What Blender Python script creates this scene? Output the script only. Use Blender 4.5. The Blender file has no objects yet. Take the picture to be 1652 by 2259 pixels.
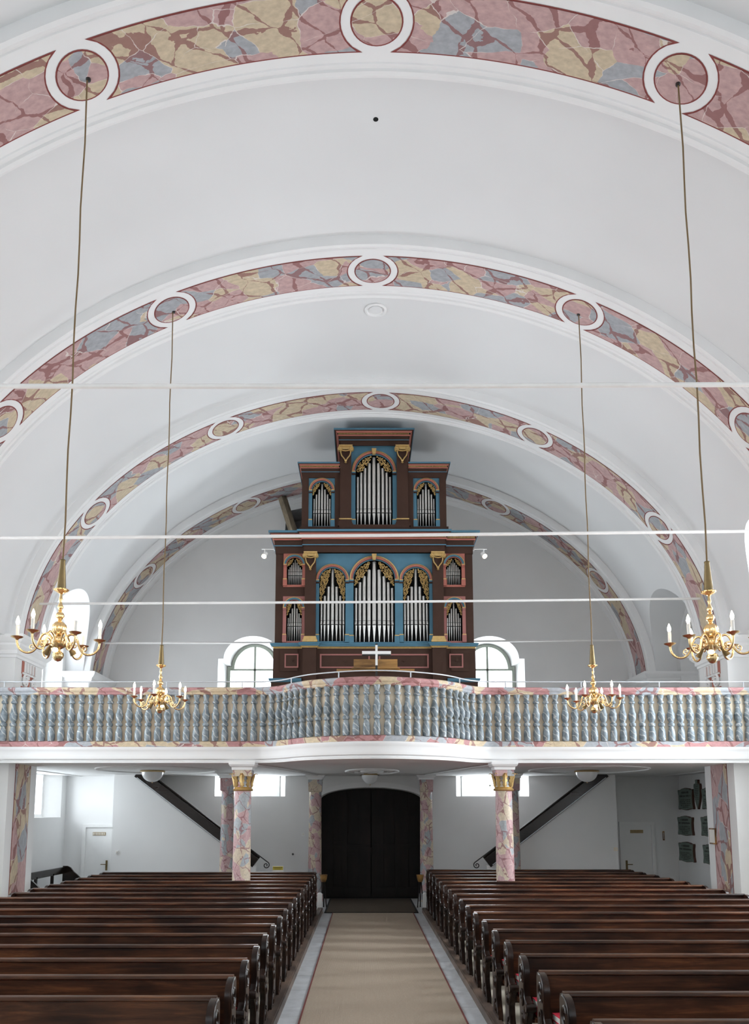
import bpy, bmesh, math, random
from mathutils import Vector, Matrix
from mathutils.geometry import tessellate_polygon
PI = math.pi
random.seed(7)
SC = bpy.context.scene
COL = SC.collection

# ------------------------------------------------------------------ camera, world, lights, exposure
cd = bpy.data.cameras.new('camera'); cam = bpy.data.objects.new('camera', cd); COL.objects.link(cam)
cam.location = (-0.2, 0.0, 2.25); cam.rotation_euler = (math.radians(97.8), 0, 0)
cd.sensor_fit = 'HORIZONTAL'; cd.sensor_width = 36.0; cd.lens = 1800.0 / 1652.0 * 36.0
cd.shift_x = 24.0 / 1652.0; cd.shift_y = 416.5 / 1652.0; cd.clip_start = 0.05
SC.camera = cam
w = bpy.data.worlds.new('world'); SC.world = w; w.use_nodes = True
bg = w.node_tree.nodes['Background']; bg.inputs[0].default_value = (0.86, 0.92, 1.0, 1); bg.inputs[1].default_value = 3.0
SC.view_settings.view_transform = 'Standard'; SC.view_settings.look = 'None'
SC.view_settings.gamma = 1.0; SC.view_settings.use_curve_mapping = False
SC.view_settings.exposure = 0.11
SC.cycles.max_bounces = 5; SC.cycles.diffuse_bounces = 4; SC.cycles.glossy_bounces = 2; SC.cycles.transparent_max_bounces = 6
SC.cycles.debug_use_spatial_splits = True; SC.cycles.adaptive_threshold = 0.05; SC.cycles.caustics_reflective = False; SC.cycles.caustics_refractive = False; SC.cycles.sample_clamp_indirect = 6.0
DAY = (0.885, 0.945, 1.0)
def daylight(name, loc, rot, sx, sy, energy):
    l = bpy.data.lights.new(name, 'AREA'); l.shape = 'RECTANGLE'; l.size = sx; l.size_y = sy
    l.energy = energy; l.color = DAY
    o = bpy.data.objects.new(name, l); COL.objects.link(o); o.location = loc; o.rotation_euler = rot
    return o
ARCH_Y = [-4.80, -0.49, 3.82, 8.13, 12.44, 16.75, 21.06]   # transverse arches
HB = 0.69                                                   # half width of an arch
BAYS = [(ARCH_Y[i] + HB, ARCH_Y[i + 1] - HB) for i in range(6)]
WX = 7.75                                                   # side walls
E_WIN = 390.0                                               # daylight per nave window
for i, (a, b) in enumerate(BAYS):                           # daylight outside every side window of the nave
    yc = (a + b) / 2 - (0.5 if i == 4 else 0.0)
    if i < 5:
        g = (0.20, 0.20, 0.34, 1.10, 1.65)[i]
        for s_, k_, nm in ((-1, 0.66, 'left'), (1, 1.38, 'right')):
            daylight('daylight_' + nm, (s_ * (WX + 0.95), yc, 4.6), (0, s_ * math.radians(72), 0), 6.0, 1.4 if i == 4 else 1.9, E_WIN * k_ * g)
daylight('daylight_gallery', (-WX - 0.75, 18.9, 5.55), (0, -PI / 2, 0), 3.6, 2.5, 36)
daylight('daylight_under_gallery', (-8.15 - 1.7, 19.8, 2.9), (0, -PI / 2, 0), 1.9, 4.2, 270)
for s_ in (-1, 1):
    daylight('daylight_back', (s_ * 3.24 + 0.02, 22.95, 5.6), (PI / 2, 0, PI), 1.9, 2.6, 110)
    daylight('daylight_back_low', (s_ * 3.24 + 0.02, 23.3, 3.0), (PI / 2, 0, PI), 2.2, 1.2, 360)
    daylight('daylight_chancel', (s_ * 3.4, -5.0, 5.2), (PI / 2, 0, 0), 2.6, 5.6, 70)  # unseen source behind the camera, added to light pew and organ fronts

# ------------------------------------------------------------------ helpers
class MB:
    def __init__(self): self.v = []; self.f = []; self.m = []
    def add(self, vs, fs, mi=0):
        n = len(self.v); self.v += [tuple(p) for p in vs]
        for f in fs: self.f.append([n + i for i in f]); self.m.append(mi)
        return self
    def box(self, x0, x1, y0, y1, z0, z1, mi=0):
        vs = [(x, y, z) for z in (z0, z1) for y in (y0, y1) for x in (x0, x1)]
        return self.add(vs, [(0, 2, 3, 1), (4, 5, 7, 6), (0, 1, 5, 4), (2, 6, 7, 3), (0, 4, 6, 2), (1, 3, 7, 5)], mi)
    def loft(self, A, B, closed=True, mi=0):
        n = len(A); fs = []
        for i in range(n if closed else n - 1):
            j = (i + 1) % n; fs.append((i, j, n + j, n + i))
        return self.add(list(A) + list(B), fs, mi)
    def cap(self, L, mi=0): return self.add(L, [tuple(range(len(L)))], mi)
    def poly(self, loops, fn, mi=0):                       # flat region with holes, fn maps (a,b) -> xyz
        flat = [p for l in loops for p in l]
        tris = tessellate_polygon([[Vector((p[0], p[1], 0)) for p in l] for l in loops])
        return self.add([fn(p) for p in flat], [tuple(t) for t in tris], mi)
    def panel(self, loops, y0, y1, mi=0, rim=True):         # x,z outline with holes, thick in y
        self.poly(loops, lambda p: (p[0], y0, p[1]), mi); self.poly(loops, lambda p: (p[0], y1, p[1]), mi)
        if rim:
            for l in loops: self.loft([(p[0], y0, p[1]) for p in l], [(p[0], y1, p[1]) for p in l], True, mi)
        return self
    def prism_x(self, loop, x0, x1, mi=0):                  # y,z outline extruded in x
        A = [(x0, p[0], p[1]) for p in loop]; B = [(x1, p[0], p[1]) for p in loop]
        self.loft(A, B, True, mi); self.poly([loop], lambda p: (x0, p[0], p[1]), mi); return self.poly([loop], lambda p: (x1, p[0], p[1]), mi)
    def lathe(self, prof, n=16, c=(0, 0, 0), mi=0, ribs=0, amp=0.0, mis=None, sx=1.0, sy=1.0):
        rings = []
        for k, pr in enumerate(prof):
            r, z = pr[0], pr[1]; a_ = pr[2] if len(pr) > 2 else 0.0
            rings.append([(c[0] + sx * r * (1 + a_ * math.cos(ribs * t)) * math.cos(t), c[1] + sy * r * (1 + a_ * math.cos(ribs * t)) * math.sin(t), c[2] + z)
                          for t in [2 * PI * i / n for i in range(n)]])
        for k in range(len(rings) - 1): self.loft(rings[k], rings[k + 1], True, mis[k] if mis else mi)
        if prof[0][0] > 1e-4: self.cap(rings[0], mis[0] if mis else mi)
        if prof[-1][0] > 1e-4: self.cap(rings[-1], mis[-1] if mis else mi)
        return self
    def tube(self, path, r, n=6, mi=0, closed=False, caps=True):
        P = [Vector(p) for p in path]; rings = []; up = None; N = len(P)
        rr = r if isinstance(r, (list, tuple)) else [r] * N
        for i in range(N):
            if closed: t = P[(i + 1) % N] - P[i - 1]
            else: t = P[min(i + 1, N - 1)] - P[max(i - 1, 0)]
            t.normalize()
            if up is None:
                up = Vector((0, 0, 1)) if abs(t.z) < 0.9 else Vector((1, 0, 0))
            u = (up - t * up.dot(t)).normalized(); v = t.cross(u); up = u
            rings.append([P[i] + rr[i] * (math.cos(a) * u + math.sin(a) * v) for a in [2 * PI * k / n for k in range(n)]])
        for i in range(N - 1): self.loft(rings[i], rings[i + 1], True, mi)
        if closed: self.loft(rings[-1], rings[0], True, mi)
        elif caps: self.cap(rings[0], mi); self.cap(rings[-1], mi)
        return self
    def sweep(self, path, sec, nrm, mi=0, mis=None, caps=True):   # plan path [(x,y)], section [(out,z)] with plan normals
        rings = [[(p[0] + n[0] * s[0], p[1] + n[1] * s[0], s[1]) for s in sec] for p, n in zip(path, nrm)]
        for i in range(len(rings) - 1):
            A, B = rings[i], rings[i + 1]
            for k in range(len(sec) - 1):
                self.add([A[k], A[k + 1], B[k + 1], B[k]], [(0, 1, 2, 3)], mis[k] if mis else mi)
        if caps: self.cap(rings[0], mis[0] if mis else mi); self.cap(rings[-1], mis[0] if mis else mi)
        return self
    def mesh(self, name, mats, smooth=None):
        me = bpy.data.meshes.new(name); me.from_pydata(self.v, [], self.f)
        for m in (mats if isinstance(mats, (list, tuple)) else [mats]): me.materials.append(m)
        for p, i in zip(me.polygons, self.m): p.material_index = i
        bm = bmesh.new(); bm.from_mesh(me)
        bmesh.ops.remove_doubles(bm, verts=bm.verts, dist=1e-5)
        bmesh.ops.recalc_face_normals(bm, faces=bm.faces); bm.to_mesh(me); bm.free()
        if smooth:
            for p in me.polygons: p.use_smooth = True
            me.set_sharp_from_angle(angle=math.radians(smooth))
        me.update(); return me
    def build(self, name, mats, parent=None, smooth=None, loc=None):
        return place(name, self.mesh(name, mats, smooth), parent, loc)

def place(name, me, parent=None, loc=None, rz=0.0, sc=None):
    o = bpy.data.objects.new(name, me); COL.objects.link(o)
    if parent: o.parent = parent
    if loc: o.location = loc
    if rz: o.rotation_euler = (0, 0, rz)
    if sc: o.scale = sc
    return o
def tag(o, label=None, cat=None, group=None, kind=None):
    if label: o['label'] = label
    if cat: o['category'] = cat
    if group: o['group'] = group
    if kind: o['kind'] = kind
    return o
def thing(name, label, cat, loc=(0, 0, 0), group=None, kind=None, rz=0.0):
    return tag(place(name, None, None, loc, rz), label, cat, group, kind)
def copy_tree(o, parent=None):
    c = o.copy(); COL.objects.link(c); c.parent = parent
    for ch in list(o.children): copy_tree(ch, c)
    return c
def arch_loop(cx, hw, zb, zs, rise=None, n=20):
    rise = hw if rise is None else rise
    L = [(cx - hw, zb), (cx + hw, zb)]
    for i in range(n + 1):
        t = PI * i / n; L.append((cx + hw * math.cos(t), zs + rise * math.sin(t)))
    return L
def rect(x0, x1, z0, z1): return [(x0, z0), (x1, z0), (x1, z1), (x0, z1)]
def shape_loop(fn, n):  return [fn(i / n) for i in range(n)]
def spiral(cx, cz, r, a0, turns, dirn=1, n=22, k=0.85):
    return [(cx + r * (1 - k * i / n) * math.cos(a0 + dirn * turns * 2 * PI * i / n), cz + r * (1 - k * i / n) * math.sin(a0 + dirn * turns * 2 * PI * i / n)) for i in range(n + 1)]
def interp(pts, x):
    if x <= pts[0][0]: return pts[0][1]
    for i in range(len(pts) - 1):
        x0, y0 = pts[i]; x1, y1 = pts[i + 1]
        if x <= x1:
            t = (x - x0) / (x1 - x0)
            xm, ym = pts[i - 1] if i > 0 else (x0 - (x1 - x0), y0)
            xn, yn = pts[i + 2] if i + 2 < len(pts) else (x1 + (x1 - x0), y1)
            m0 = (y1 - ym) / (x1 - xm) * (x1 - x0); m1 = (yn - y0) / (xn - x0) * (x1 - x0)
            return (2*t**3 - 3*t*t + 1)*y0 + (t**3 - 2*t*t + t)*m0 + (-2*t**3 + 3*t*t)*y1 + (t**3 - t*t)*m1
    return pts[-1][1]

# ------------------------------------------------------------------ materials
def newmat(name):
    m = bpy.data.materials.new(name); m.use_nodes = True
    nt = m.node_tree; return m, nt, nt.nodes, nt.links, nt.nodes['Principled BSDF']
def N(nodes, t, **kw):
    n = nodes.new(t)
    for k, v in kw.items(): setattr(n, k, v)
    return n
def ramp(nodes, stops, interp_='LINEAR'):
    r = nodes.new('ShaderNodeValToRGB'); cr = r.color_ramp; cr.interpolation = interp_
    while len(cr.elements) < len(stops): cr.elements.new(0.5)
    for e, (p, c) in zip(cr.elements, stops): e.position = p; e.color = (*c, 1) if len(c) == 3 else c
    return r
def coords(nodes, links, scale=(1, 1, 1), rot=(0, 0, 0)):
    tc = N(nodes, 'ShaderNodeTexCoord'); mp = N(nodes, 'ShaderNodeMapping')
    mp.inputs['Scale'].default_value = scale; mp.inputs['Rotation'].default_value = rot
    links.new(tc.outputs['Object'], mp.inputs['Vector']); return mp
def paint(name, c, rough=0.6, metal=0.0, var=0.06, vscale=3.0, bump=0.0, bscale=40.0, spec=0.5, detail=3):
    m, nt, nd, lk, p = newmat(name)
    mp = coords(nd, lk)
    nz = N(nd, 'ShaderNodeTexNoise'); nz.inputs['Scale'].default_value = vscale; nz.inputs['Detail'].default_value = detail; nz.inputs['Roughness'].default_value = 0.65
    lk.new(mp.outputs[0], nz.inputs['Vector'])
    r = ramp(nd, [(0.25, tuple(max(0, x * (1 - var)) for x in c)), (0.75, tuple(min(1, x * (1 + var)) for x in c))])
    lk.new(nz.outputs['Fac'], r.inputs[0]); lk.new(r.outputs[0], p.inputs['Base Color'])
    p.inputs['Roughness'].default_value = rough; p.inputs['Metallic'].default_value = metal; p.inputs['Specular IOR Level'].default_value = spec
    if bump:
        n2 = N(nd, 'ShaderNodeTexNoise'); n2.inputs['Scale'].default_value = bscale; n2.inputs['Detail'].default_value = 3; lk.new(mp.outputs[0], n2.inputs['Vector'])
        b = N(nd, 'ShaderNodeBump'); b.inputs['Strength'].default_value = bump; b.inputs['Distance'].default_value = 0.02
        lk.new(n2.outputs['Fac'], b.inputs['Height']); lk.new(b.outputs[0], p.inputs['Normal'])
    return m
def marble(name, scale=2.6, rough=0.75, cols=None, vein=(0.27, 0.115, 0.11), white=(0.74, 0.68, 0.64), rot=(0.3, 0.5, 0.6), veinw=0.10, stretch=(1.0, 1.5, 0.72)):
    cols = cols or [(0.55, 0.37, 0.36), (0.62, 0.515, 0.37), (0.40, 0.415, 0.44)]
    m, nt, nd, lk, p = newmat(name)
    geo = N(nd, 'ShaderNodeNewGeometry'); mp = N(nd, 'ShaderNodeMapping'); mp.inputs['Scale'].default_value = stretch; mp.inputs['Rotation'].default_value = rot; lk.new(geo.outputs['Position'], mp.inputs['Vector'])
    nz = N(nd, 'ShaderNodeTexNoise'); nz.inputs['Scale'].default_value = scale * 0.9; nz.inputs['Detail'].default_value = 4; lk.new(mp.outputs[0], nz.inputs['Vector'])
    sub = N(nd, 'ShaderNodeVectorMath', operation='SUBTRACT'); sub.inputs[1].default_value = (0.5, 0.5, 0.5); lk.new(nz.outputs['Color'], sub.inputs[0])
    sc = N(nd, 'ShaderNodeVectorMath', operation='SCALE'); sc.inputs['Scale'].default_value = 0.55 / scale; lk.new(sub.outputs[0], sc.inputs[0])
    ad = N(nd, 'ShaderNodeVectorMath', operation='ADD'); lk.new(mp.outputs[0], ad.inputs[0]); lk.new(sc.outputs[0], ad.inputs[1])
    va = N(nd, 'ShaderNodeTexVoronoi'); va.inputs['Scale'].default_value = scale; lk.new(ad.outputs[0], va.inputs['Vector'])
    sp = N(nd, 'ShaderNodeSeparateColor'); lk.new(va.outputs['Color'], sp.inputs[0])
    base = ramp(nd, [(0.0, cols[0]), (0.38, cols[1]), (0.72, cols[2])], 'CONSTANT'); lk.new(sp.outputs[0], base.inputs[0])
    mot = N(nd, 'ShaderNodeTexNoise'); mot.inputs['Scale'].default_value = scale * 6; mot.inputs['Detail'].default_value = 6; lk.new(mp.outputs[0], mot.inputs['Vector'])
    mr = ramp(nd, [(0.25, (0.80, 0.80, 0.80)), (0.75, (1.12, 1.12, 1.12))]); lk.new(mot.outputs['Fac'], mr.inputs[0])
    mul = N(nd, 'ShaderNodeMix', data_type='RGBA', blend_type='MULTIPLY'); mul.inputs[0].default_value = 1.0
    lk.new(base.outputs[0], mul.inputs[6]); lk.new(mr.outputs[0], mul.inputs[7])
    # dark red veins
    ms = N(nd, 'ShaderNodeMapping'); ms.inputs['Scale'].default_value = (1.5, 0.7, 0.85); ms.inputs['Rotation'].default_value = (0.5, 0.2, 0.9); lk.new(ad.outputs[0], ms.inputs['Vector'])
    vc = N(nd, 'ShaderNodeTexVoronoi', feature='DISTANCE_TO_EDGE'); vc.inputs['Scale'].default_value = scale * 0.8; lk.new(ms.outputs[0], vc.inputs['Vector'])
    wn = N(nd, 'ShaderNodeTexNoise'); wn.inputs['Scale'].default_value = scale * 1.6; wn.inputs['Detail'].default_value = 5; lk.new(mp.outputs[0], wn.inputs['Vector'])
    wr = N(nd, 'ShaderNodeMapRange'); wr.inputs[1].default_value = 0.38; wr.inputs[2].default_value = 0.72; wr.inputs[3].default_value = 0.004; wr.inputs[4].default_value = veinw; lk.new(wn.outputs['Fac'], wr.inputs[0])
    lt = N(nd, 'ShaderNodeMath', operation='LESS_THAN'); lk.new(vc.outputs['Distance'], lt.inputs[0]); lk.new(wr.outputs[0], lt.inputs[1])
    f1 = N(nd, 'ShaderNodeMath', operation='MULTIPLY'); f1.inputs[1].default_value = 0.8; lk.new(lt.outputs[0], f1.inputs[0])
    mx = N(nd, 'ShaderNodeMix', data_type='RGBA'); lk.new(f1.outputs[0], mx.inputs[0]); lk.new(mul.outputs[2], mx.inputs[6]); mx.inputs[7].default_value = (*vein, 1)
    # thin white joints
    vb = N(nd, 'ShaderNodeTexVoronoi', feature='DISTANCE_TO_EDGE'); vb.inputs['Scale'].default_value = scale; lk.new(ad.outputs[0], vb.inputs['Vector'])
    wr2 = N(nd, 'ShaderNodeMapRange'); wr2.inputs[1].default_value = 0.4; wr2.inputs[2].default_value = 0.62; wr2.inputs[3].default_value = 0.0; wr2.inputs[4].default_value = 0.012; lk.new(wn.outputs['Fac'], wr2.inputs[0])
    l2 = N(nd, 'ShaderNodeMath', operation='LESS_THAN'); lk.new(wr2.outputs[0], l2.inputs[1]); lk.new(vb.outputs['Distance'], l2.inputs[0])
    f2 = N(nd, 'ShaderNodeMath', operation='MULTIPLY'); f2.inputs[1].default_value = 0.8; lk.new(l2.outputs[0], f2.inputs[0])
    m2 = N(nd, 'ShaderNodeMix', data_type='RGBA'); lk.new(f2.outputs[0], m2.inputs[0]); lk.new(mx.outputs[2], m2.inputs[6]); m2.inputs[7].default_value = (*white, 1)
    lk.new(m2.outputs[2], p.inputs['Base Color']); p.inputs['Roughness'].default_value = rough; p.inputs['Specular IOR Level'].default_value = 0.3
    return m
def veined(name):                                           # grey baluster marbling
    m, nt, nd, lk, p = newmat(name)
    geo = N(nd, 'ShaderNodeNewGeometry'); mp = N(nd, 'ShaderNodeMapping'); mp.inputs['Rotation'].default_value = (0.5, 0.6, 0.2); lk.new(geo.outputs['Position'], mp.inputs['Vector'])
    nz = N(nd, 'ShaderNodeTexNoise'); nz.inputs['Scale'].default_value = 9; nz.inputs['Detail'].default_value = 5; lk.new(mp.outputs[0], nz.inputs['Vector'])
    r = ramp(nd, [(0.3, (0.13, 0.165, 0.19)), (0.6, (0.27, 0.32, 0.355)), (0.8, (0.45, 0.48, 0.5))]); lk.new(nz.outputs['Fac'], r.inputs[0])
    wv = N(nd, 'ShaderNodeTexWave'); wv.inputs['Scale'].default_value = 3.5; wv.inputs['Distortion'].default_value = 9; wv.inputs['Detail'].default_value = 3; lk.new(mp.outputs[0], wv.inputs['Vector'])
    g = N(nd, 'ShaderNodeMath', operation='GREATER_THAN'); g.inputs[1].default_value = 0.93; lk.new(wv.outputs['Fac'], g.inputs[0])
    f = N(nd, 'ShaderNodeMath', operation='MULTIPLY'); f.inputs[1].default_value = 0.6; lk.new(g.outputs[0], f.inputs[0])
    mx = N(nd, 'ShaderNodeMix', data_type='RGBA'); lk.new(f.outputs[0], mx.inputs[0]); lk.new(r.outputs[0], mx.inputs[6]); mx.inputs[7].default_value = (0.7, 0.7, 0.68, 1)
    lk.new(mx.outputs[2], p.inputs['Base Color']); p.inputs['Roughness'].default_value = 0.45
    return m
def wood(name, dark, mid, light, along='X', rough=0.32, scale=1.0, spec=0.5):
    m, nt, nd, lk, p = newmat(name)
    oi = N(nd, 'ShaderNodeObjectInfo')
    geo = N(nd, 'ShaderNodeNewGeometry')
    st = {'X': (0.7, 9, 9), 'Y': (9, 0.7, 9), 'Z': (9, 9, 0.7)}[along]
    mp = N(nd, 'ShaderNodeMapping'); mp.inputs['Scale'].default_value = tuple(s * scale for s in st); lk.new(geo.outputs['Position'], mp.inputs['Vector'])
    nz = N(nd, 'ShaderNodeTexNoise'); nz.inputs['Scale'].default_value = 2.2; nz.inputs['Detail'].default_value = 8; nz.inputs['Roughness'].default_value = 0.7; nz.inputs['Distortion'].default_value = 0.6; lk.new(mp.outputs[0], nz.inputs['Vector'])
    r = ramp(nd, [(0.28, dark), (0.52, mid), (0.78, light)]); lk.new(nz.outputs['Fac'], r.inputs[0])
    st2 = {'X': (0.9, 2.5, 2.5), 'Y': (2.5, 0.9, 2.5), 'Z': (2.5, 2.5, 0.9)}[along]
    m2 = N(nd, 'ShaderNodeMapping'); m2.inputs['Scale'].default_value = st2; lk.new(geo.outputs['Position'], m2.inputs['Vector'])
    n2 = N(nd, 'ShaderNodeTexNoise'); n2.inputs['Scale'].default_value = 1.6; n2.inputs['Detail'].default_value = 4; lk.new(m2.outputs[0], n2.inputs['Vector'])
    r2 = ramp(nd, [(0.34, (0.30, 0.27, 0.25)), (0.5, (0.85, 0.85, 0.85)), (0.7, (1.35, 1.3, 1.2))]); lk.new(n2.outputs['Fac'], r2.inputs[0])
    mul = N(nd, 'ShaderNodeMix', data_type='RGBA', blend_type='MULTIPLY'); mul.inputs[0].default_value = 1.0
    lk.new(r.outputs[0], mul.inputs[6]); lk.new(r2.outputs[0], mul.inputs[7])
    lk.new(mul.outputs[2], p.inputs['Base Color'])
    p.inputs['Roughness'].default_value = rough; p.inputs['Specular IOR Level'].default_value = spec
    b = N(nd, 'ShaderNodeBump'); b.inputs['Strength'].default_value = 0.15; b.inputs['Distance'].default_value = 0.01; lk.new(nz.outputs['Fac'], b.inputs['Height']); lk.new(b.outputs[0], p.inputs['Normal'])
    return m
def emit(name, c, s):
    m, nt, nd, lk, p = newmat(name)
    p.inputs['Base Color'].default_value = (*c, 1); p.inputs['Emission Color'].default_value = (*c, 1); p.inputs['Emission Strength'].default_value = s
    return m
def sisal(name, c0, c1):
    m, nt, nd, lk, p = newmat(name)
    mp = coords(nd, lk)
    wx = N(nd, 'ShaderNodeTexWave', bands_direction='X'); wx.inputs['Scale'].default_value = 22; wx.inputs['Distortion'].default_value = 1.5; lk.new(mp.outputs[0], wx.inputs['Vector'])
    wy = N(nd, 'ShaderNodeTexWave', bands_direction='Y'); wy.inputs['Scale'].default_value = 40; wy.inputs['Distortion'].default_value = 1.0; lk.new(mp.outputs[0], wy.inputs['Vector'])
    nz = N(nd, 'ShaderNodeTexNoise'); nz.inputs['Scale'].default_value = 60; nz.inputs['Detail'].default_value = 5; lk.new(mp.outputs[0], nz.inputs['Vector'])
    a = N(nd, 'ShaderNodeMath', operation='ADD'); lk.new(wx.outputs['Fac'], a.inputs[0]); lk.new(wy.outputs['Fac'], a.inputs[1])
    a2 = N(nd, 'ShaderNodeMath', operation='MULTIPLY_ADD'); lk.new(nz.outputs['Fac'], a2.inputs[0]); a2.inputs[1].default_value = 1.6; lk.new(a.outputs[0], a2.inputs[2])
    d = N(nd, 'ShaderNodeMath', operation='DIVIDE'); d.inputs[1].default_value = 3.2; lk.new(a2.outputs[0], d.inputs[0])
    r = ramp(nd, [(0.2, c0), (0.85, c1)]); lk.new(d.outputs[0], r.inputs[0]); lk.new(r.outputs[0], p.inputs['Base Color'])
    p.inputs['Roughness'].default_value = 0.95; p.inputs['Specular IOR Level'].default_value = 0.15
    b = N(nd, 'ShaderNodeBump'); b.inputs['Strength'].default_value = 0.4; b.inputs['Distance'].default_value = 0.006; lk.new(a2.outputs[0], b.inputs['Height']); lk.new(b.outputs[0], p.inputs['Normal'])
    return m
def glass_mat(name):
    m, nt, nd, lk, p = newmat(name)
    nd.remove(p); out = nd['Material Output']
    t = N(nd, 'ShaderNodeBsdfTransparent'); g = N(nd, 'ShaderNodeBsdfGlossy'); g.inputs['Roughness'].default_value = 0.05
    mx = N(nd, 'ShaderNodeMixShader'); mx.inputs[0].default_value = 0.05
    t.inputs[0].default_value = (0.97, 0.985, 0.98, 1)
    lk.new(t.outputs[0], mx.inputs[1]); lk.new(g.outputs[0], mx.inputs[2]); lk.new(mx.outputs[0], out.inputs[0]); return m

PLASTER = paint('white_plaster', (0.80, 0.80, 0.795), 0.9, var=0.03, vscale=0.8, spec=0.2, detail=2)
VAULT = paint('vault_plaster', (0.78, 0.785, 0.79), 0.95, var=0.025, vscale=0.5, spec=0.15, detail=2)
STUCCO = paint('white_stucco', (0.86, 0.86, 0.86), 0.85, var=0.02, vscale=2, spec=0.2, detail=1)
WHITE = paint('white_paint', (0.84, 0.84, 0.83), 0.5, var=0.02)
MARBLE = marble('painted_marbling', 2.1)
MARBLE_S = marble('column_marbling', 4.6, rough=0.4, veinw=0.07, cols=[(0.56, 0.37, 0.37), (0.66, 0.56, 0.43), (0.43, 0.455, 0.475)], vein=(0.30, 0.14, 0.15), stretch=(1.2, 1.2, 0.9))
MARBLE_R = marble('rail_marbling', 3.2, rough=0.5, cols=[(0.50, 0.26, 0.26), (0.64, 0.52, 0.36), (0.42, 0.44, 0.47)], stretch=(0.8, 1.2, 1.2))
REDLINE = paint('dark_red_line', (0.24, 0.055, 0.05), 0.8)
TERRA = paint('terracotta_paint', (0.42, 0.14, 0.10), 0.8)
GREYMARBLE = veined('grey_baluster_marbling')
CREAM = paint('cream_paint', (0.88, 0.77, 0.61), 0.75, var=0.04)
FLOORM = paint('cream_floor', (0.60, 0.56, 0.46), 0.5, var=0.08, vscale=6)
STONE = paint('grey_stone', (0.53, 0.55, 0.57), 0.45, var=0.16, vscale=5)
JOINT = paint('stone_joint', (0.20, 0.20, 0.20), 0.9)
PEW = wood('pew_wood', (0.016, 0.006, 0.003), (0.074, 0.028, 0.012), (0.20, 0.080, 0.032), 'X', 0.36, spec=0.28)
PEWEND = wood('pew_end_wood', (0.007, 0.0035, 0.0025), (0.020, 0.009, 0.006), (0.060, 0.026, 0.013), 'Z', 0.28, spec=0.32)
KERBW = wood('kerb_wood', (0.06, 0.04, 0.03), (0.13, 0.09, 0.07), (0.2, 0.15, 0.12), 'Y', 0.5)
DOORW = wood('dark_door_wood', (0.003, 0.002, 0.0015), (0.006, 0.0035, 0.0025), (0.012, 0.006, 0.004), 'Z', 0.8)
STAIRW = wood('black_stair_wood', (0.006, 0.004, 0.003), (0.014, 0.008, 0.006), (0.03, 0.016, 0.012), 'X', 0.2)
TIMBER = wood('old_timber', (0.16, 0.13, 0.09), (0.26, 0.215, 0.155), (0.36, 0.30, 0.22), 'Z', 0.8)
OAK = wood('desk_wood', (0.22, 0.11, 0.03), (0.38, 0.20, 0.06), (0.5, 0.28, 0.09), 'X', 0.4)
BROWN = paint('organ_brown', (0.062, 0.032, 0.023), 0.7, var=0.12, vscale=2, spec=0.2)
BLUE = paint('organ_blue', (0.092, 0.212, 0.295), 0.7, var=0.08, vscale=3, spec=0.25)
SALMON = paint('organ_salmon', (0.42, 0.135, 0.10), 0.55, var=0.08)
PINK = paint('organ_pink', (0.36, 0.14, 0.125), 0.6, var=0.08)
GOLD = paint('gold_leaf', (0.66, 0.45, 0.18), 0.36, metal=0.6, var=0.15, vscale=20)
TIN = paint('tin_pipe', (0.74, 0.73, 0.70), 0.34, metal=0.75, var=0.10, vscale=6)
BLACK = paint('black_void', (0.006, 0.006, 0.006), 0.9)  # flat black; also paints the shade in hole, pipe mouths and organ case
BLACKM = paint('black_metal', (0.02, 0.02, 0.02), 0.4)
BRASS = paint('brass', (0.74, 0.54, 0.28), 0.26, metal=0.9, var=0.08, vscale=12)
OLDBRASS = paint('dull_brass', (0.20, 0.145, 0.065), 0.45, metal=0.6, var=0.1, vscale=12)
CORD = paint('chandelier_cord', (0.20, 0.13, 0.06), 0.7)
CANDLE = paint('white_candle', (0.88, 0.86, 0.82), 0.5)
BULB = emit('candle_bulb', (1.0, 0.70, 0.40), 150.0)
SPOTE = emit('spot_bulb', (1.0, 0.72, 0.45), 60.0)
STEEL = paint('white_metal_rail', (0.66, 0.69, 0.73), 0.35, metal=0.2)
RODM = paint('white_tie_rod', (0.90, 0.885, 0.87), 0.6)
SAGE = paint('sage_window_frame', (0.36, 0.40, 0.34), 0.6)
GLASS = glass_mat('window_glass')
OPAL = paint('opal_glass', (0.80, 0.81, 0.82), 0.18, var=0.01)
RED = paint('red_cushion', (0.62, 0.02, 0.05), 0.85, var=0.1, vscale=20)
PAPER = paint('paper', (0.78, 0.75, 0.70), 0.9)
YELLOW = paint('yellow_sign', (0.60, 0.48, 0.06), 0.6)
PLAQUE = paint('green_grey_plaque', (0.165, 0.21, 0.18), 0.7, var=0.1, vscale=6)
PLAQUEEDGE = paint('plaque_edge', (0.08, 0.035, 0.022), 0.6)
INK = paint('dark_lettering', (0.025, 0.022, 0.02), 0.8)
SISAL = sisal('sisal_runner', (0.28, 0.22, 0.165), (0.48, 0.40, 0.315))
MATM = sisal('door_mat', (0.055, 0.045, 0.035), (0.13, 0.105, 0.08))
BINDING = paint('dark_red_binding', (0.15, 0.035, 0.03), 0.9)
ATTICSHADE = paint('dark_attic_plaster', (0.20, 0.20, 0.20), 0.95, var=0.3, vscale=3)  # darkness of the attic opening put into the colour
BRONZEG = paint('brass_grille', (0.40, 0.30, 0.16), 0.5, metal=0.4)

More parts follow.
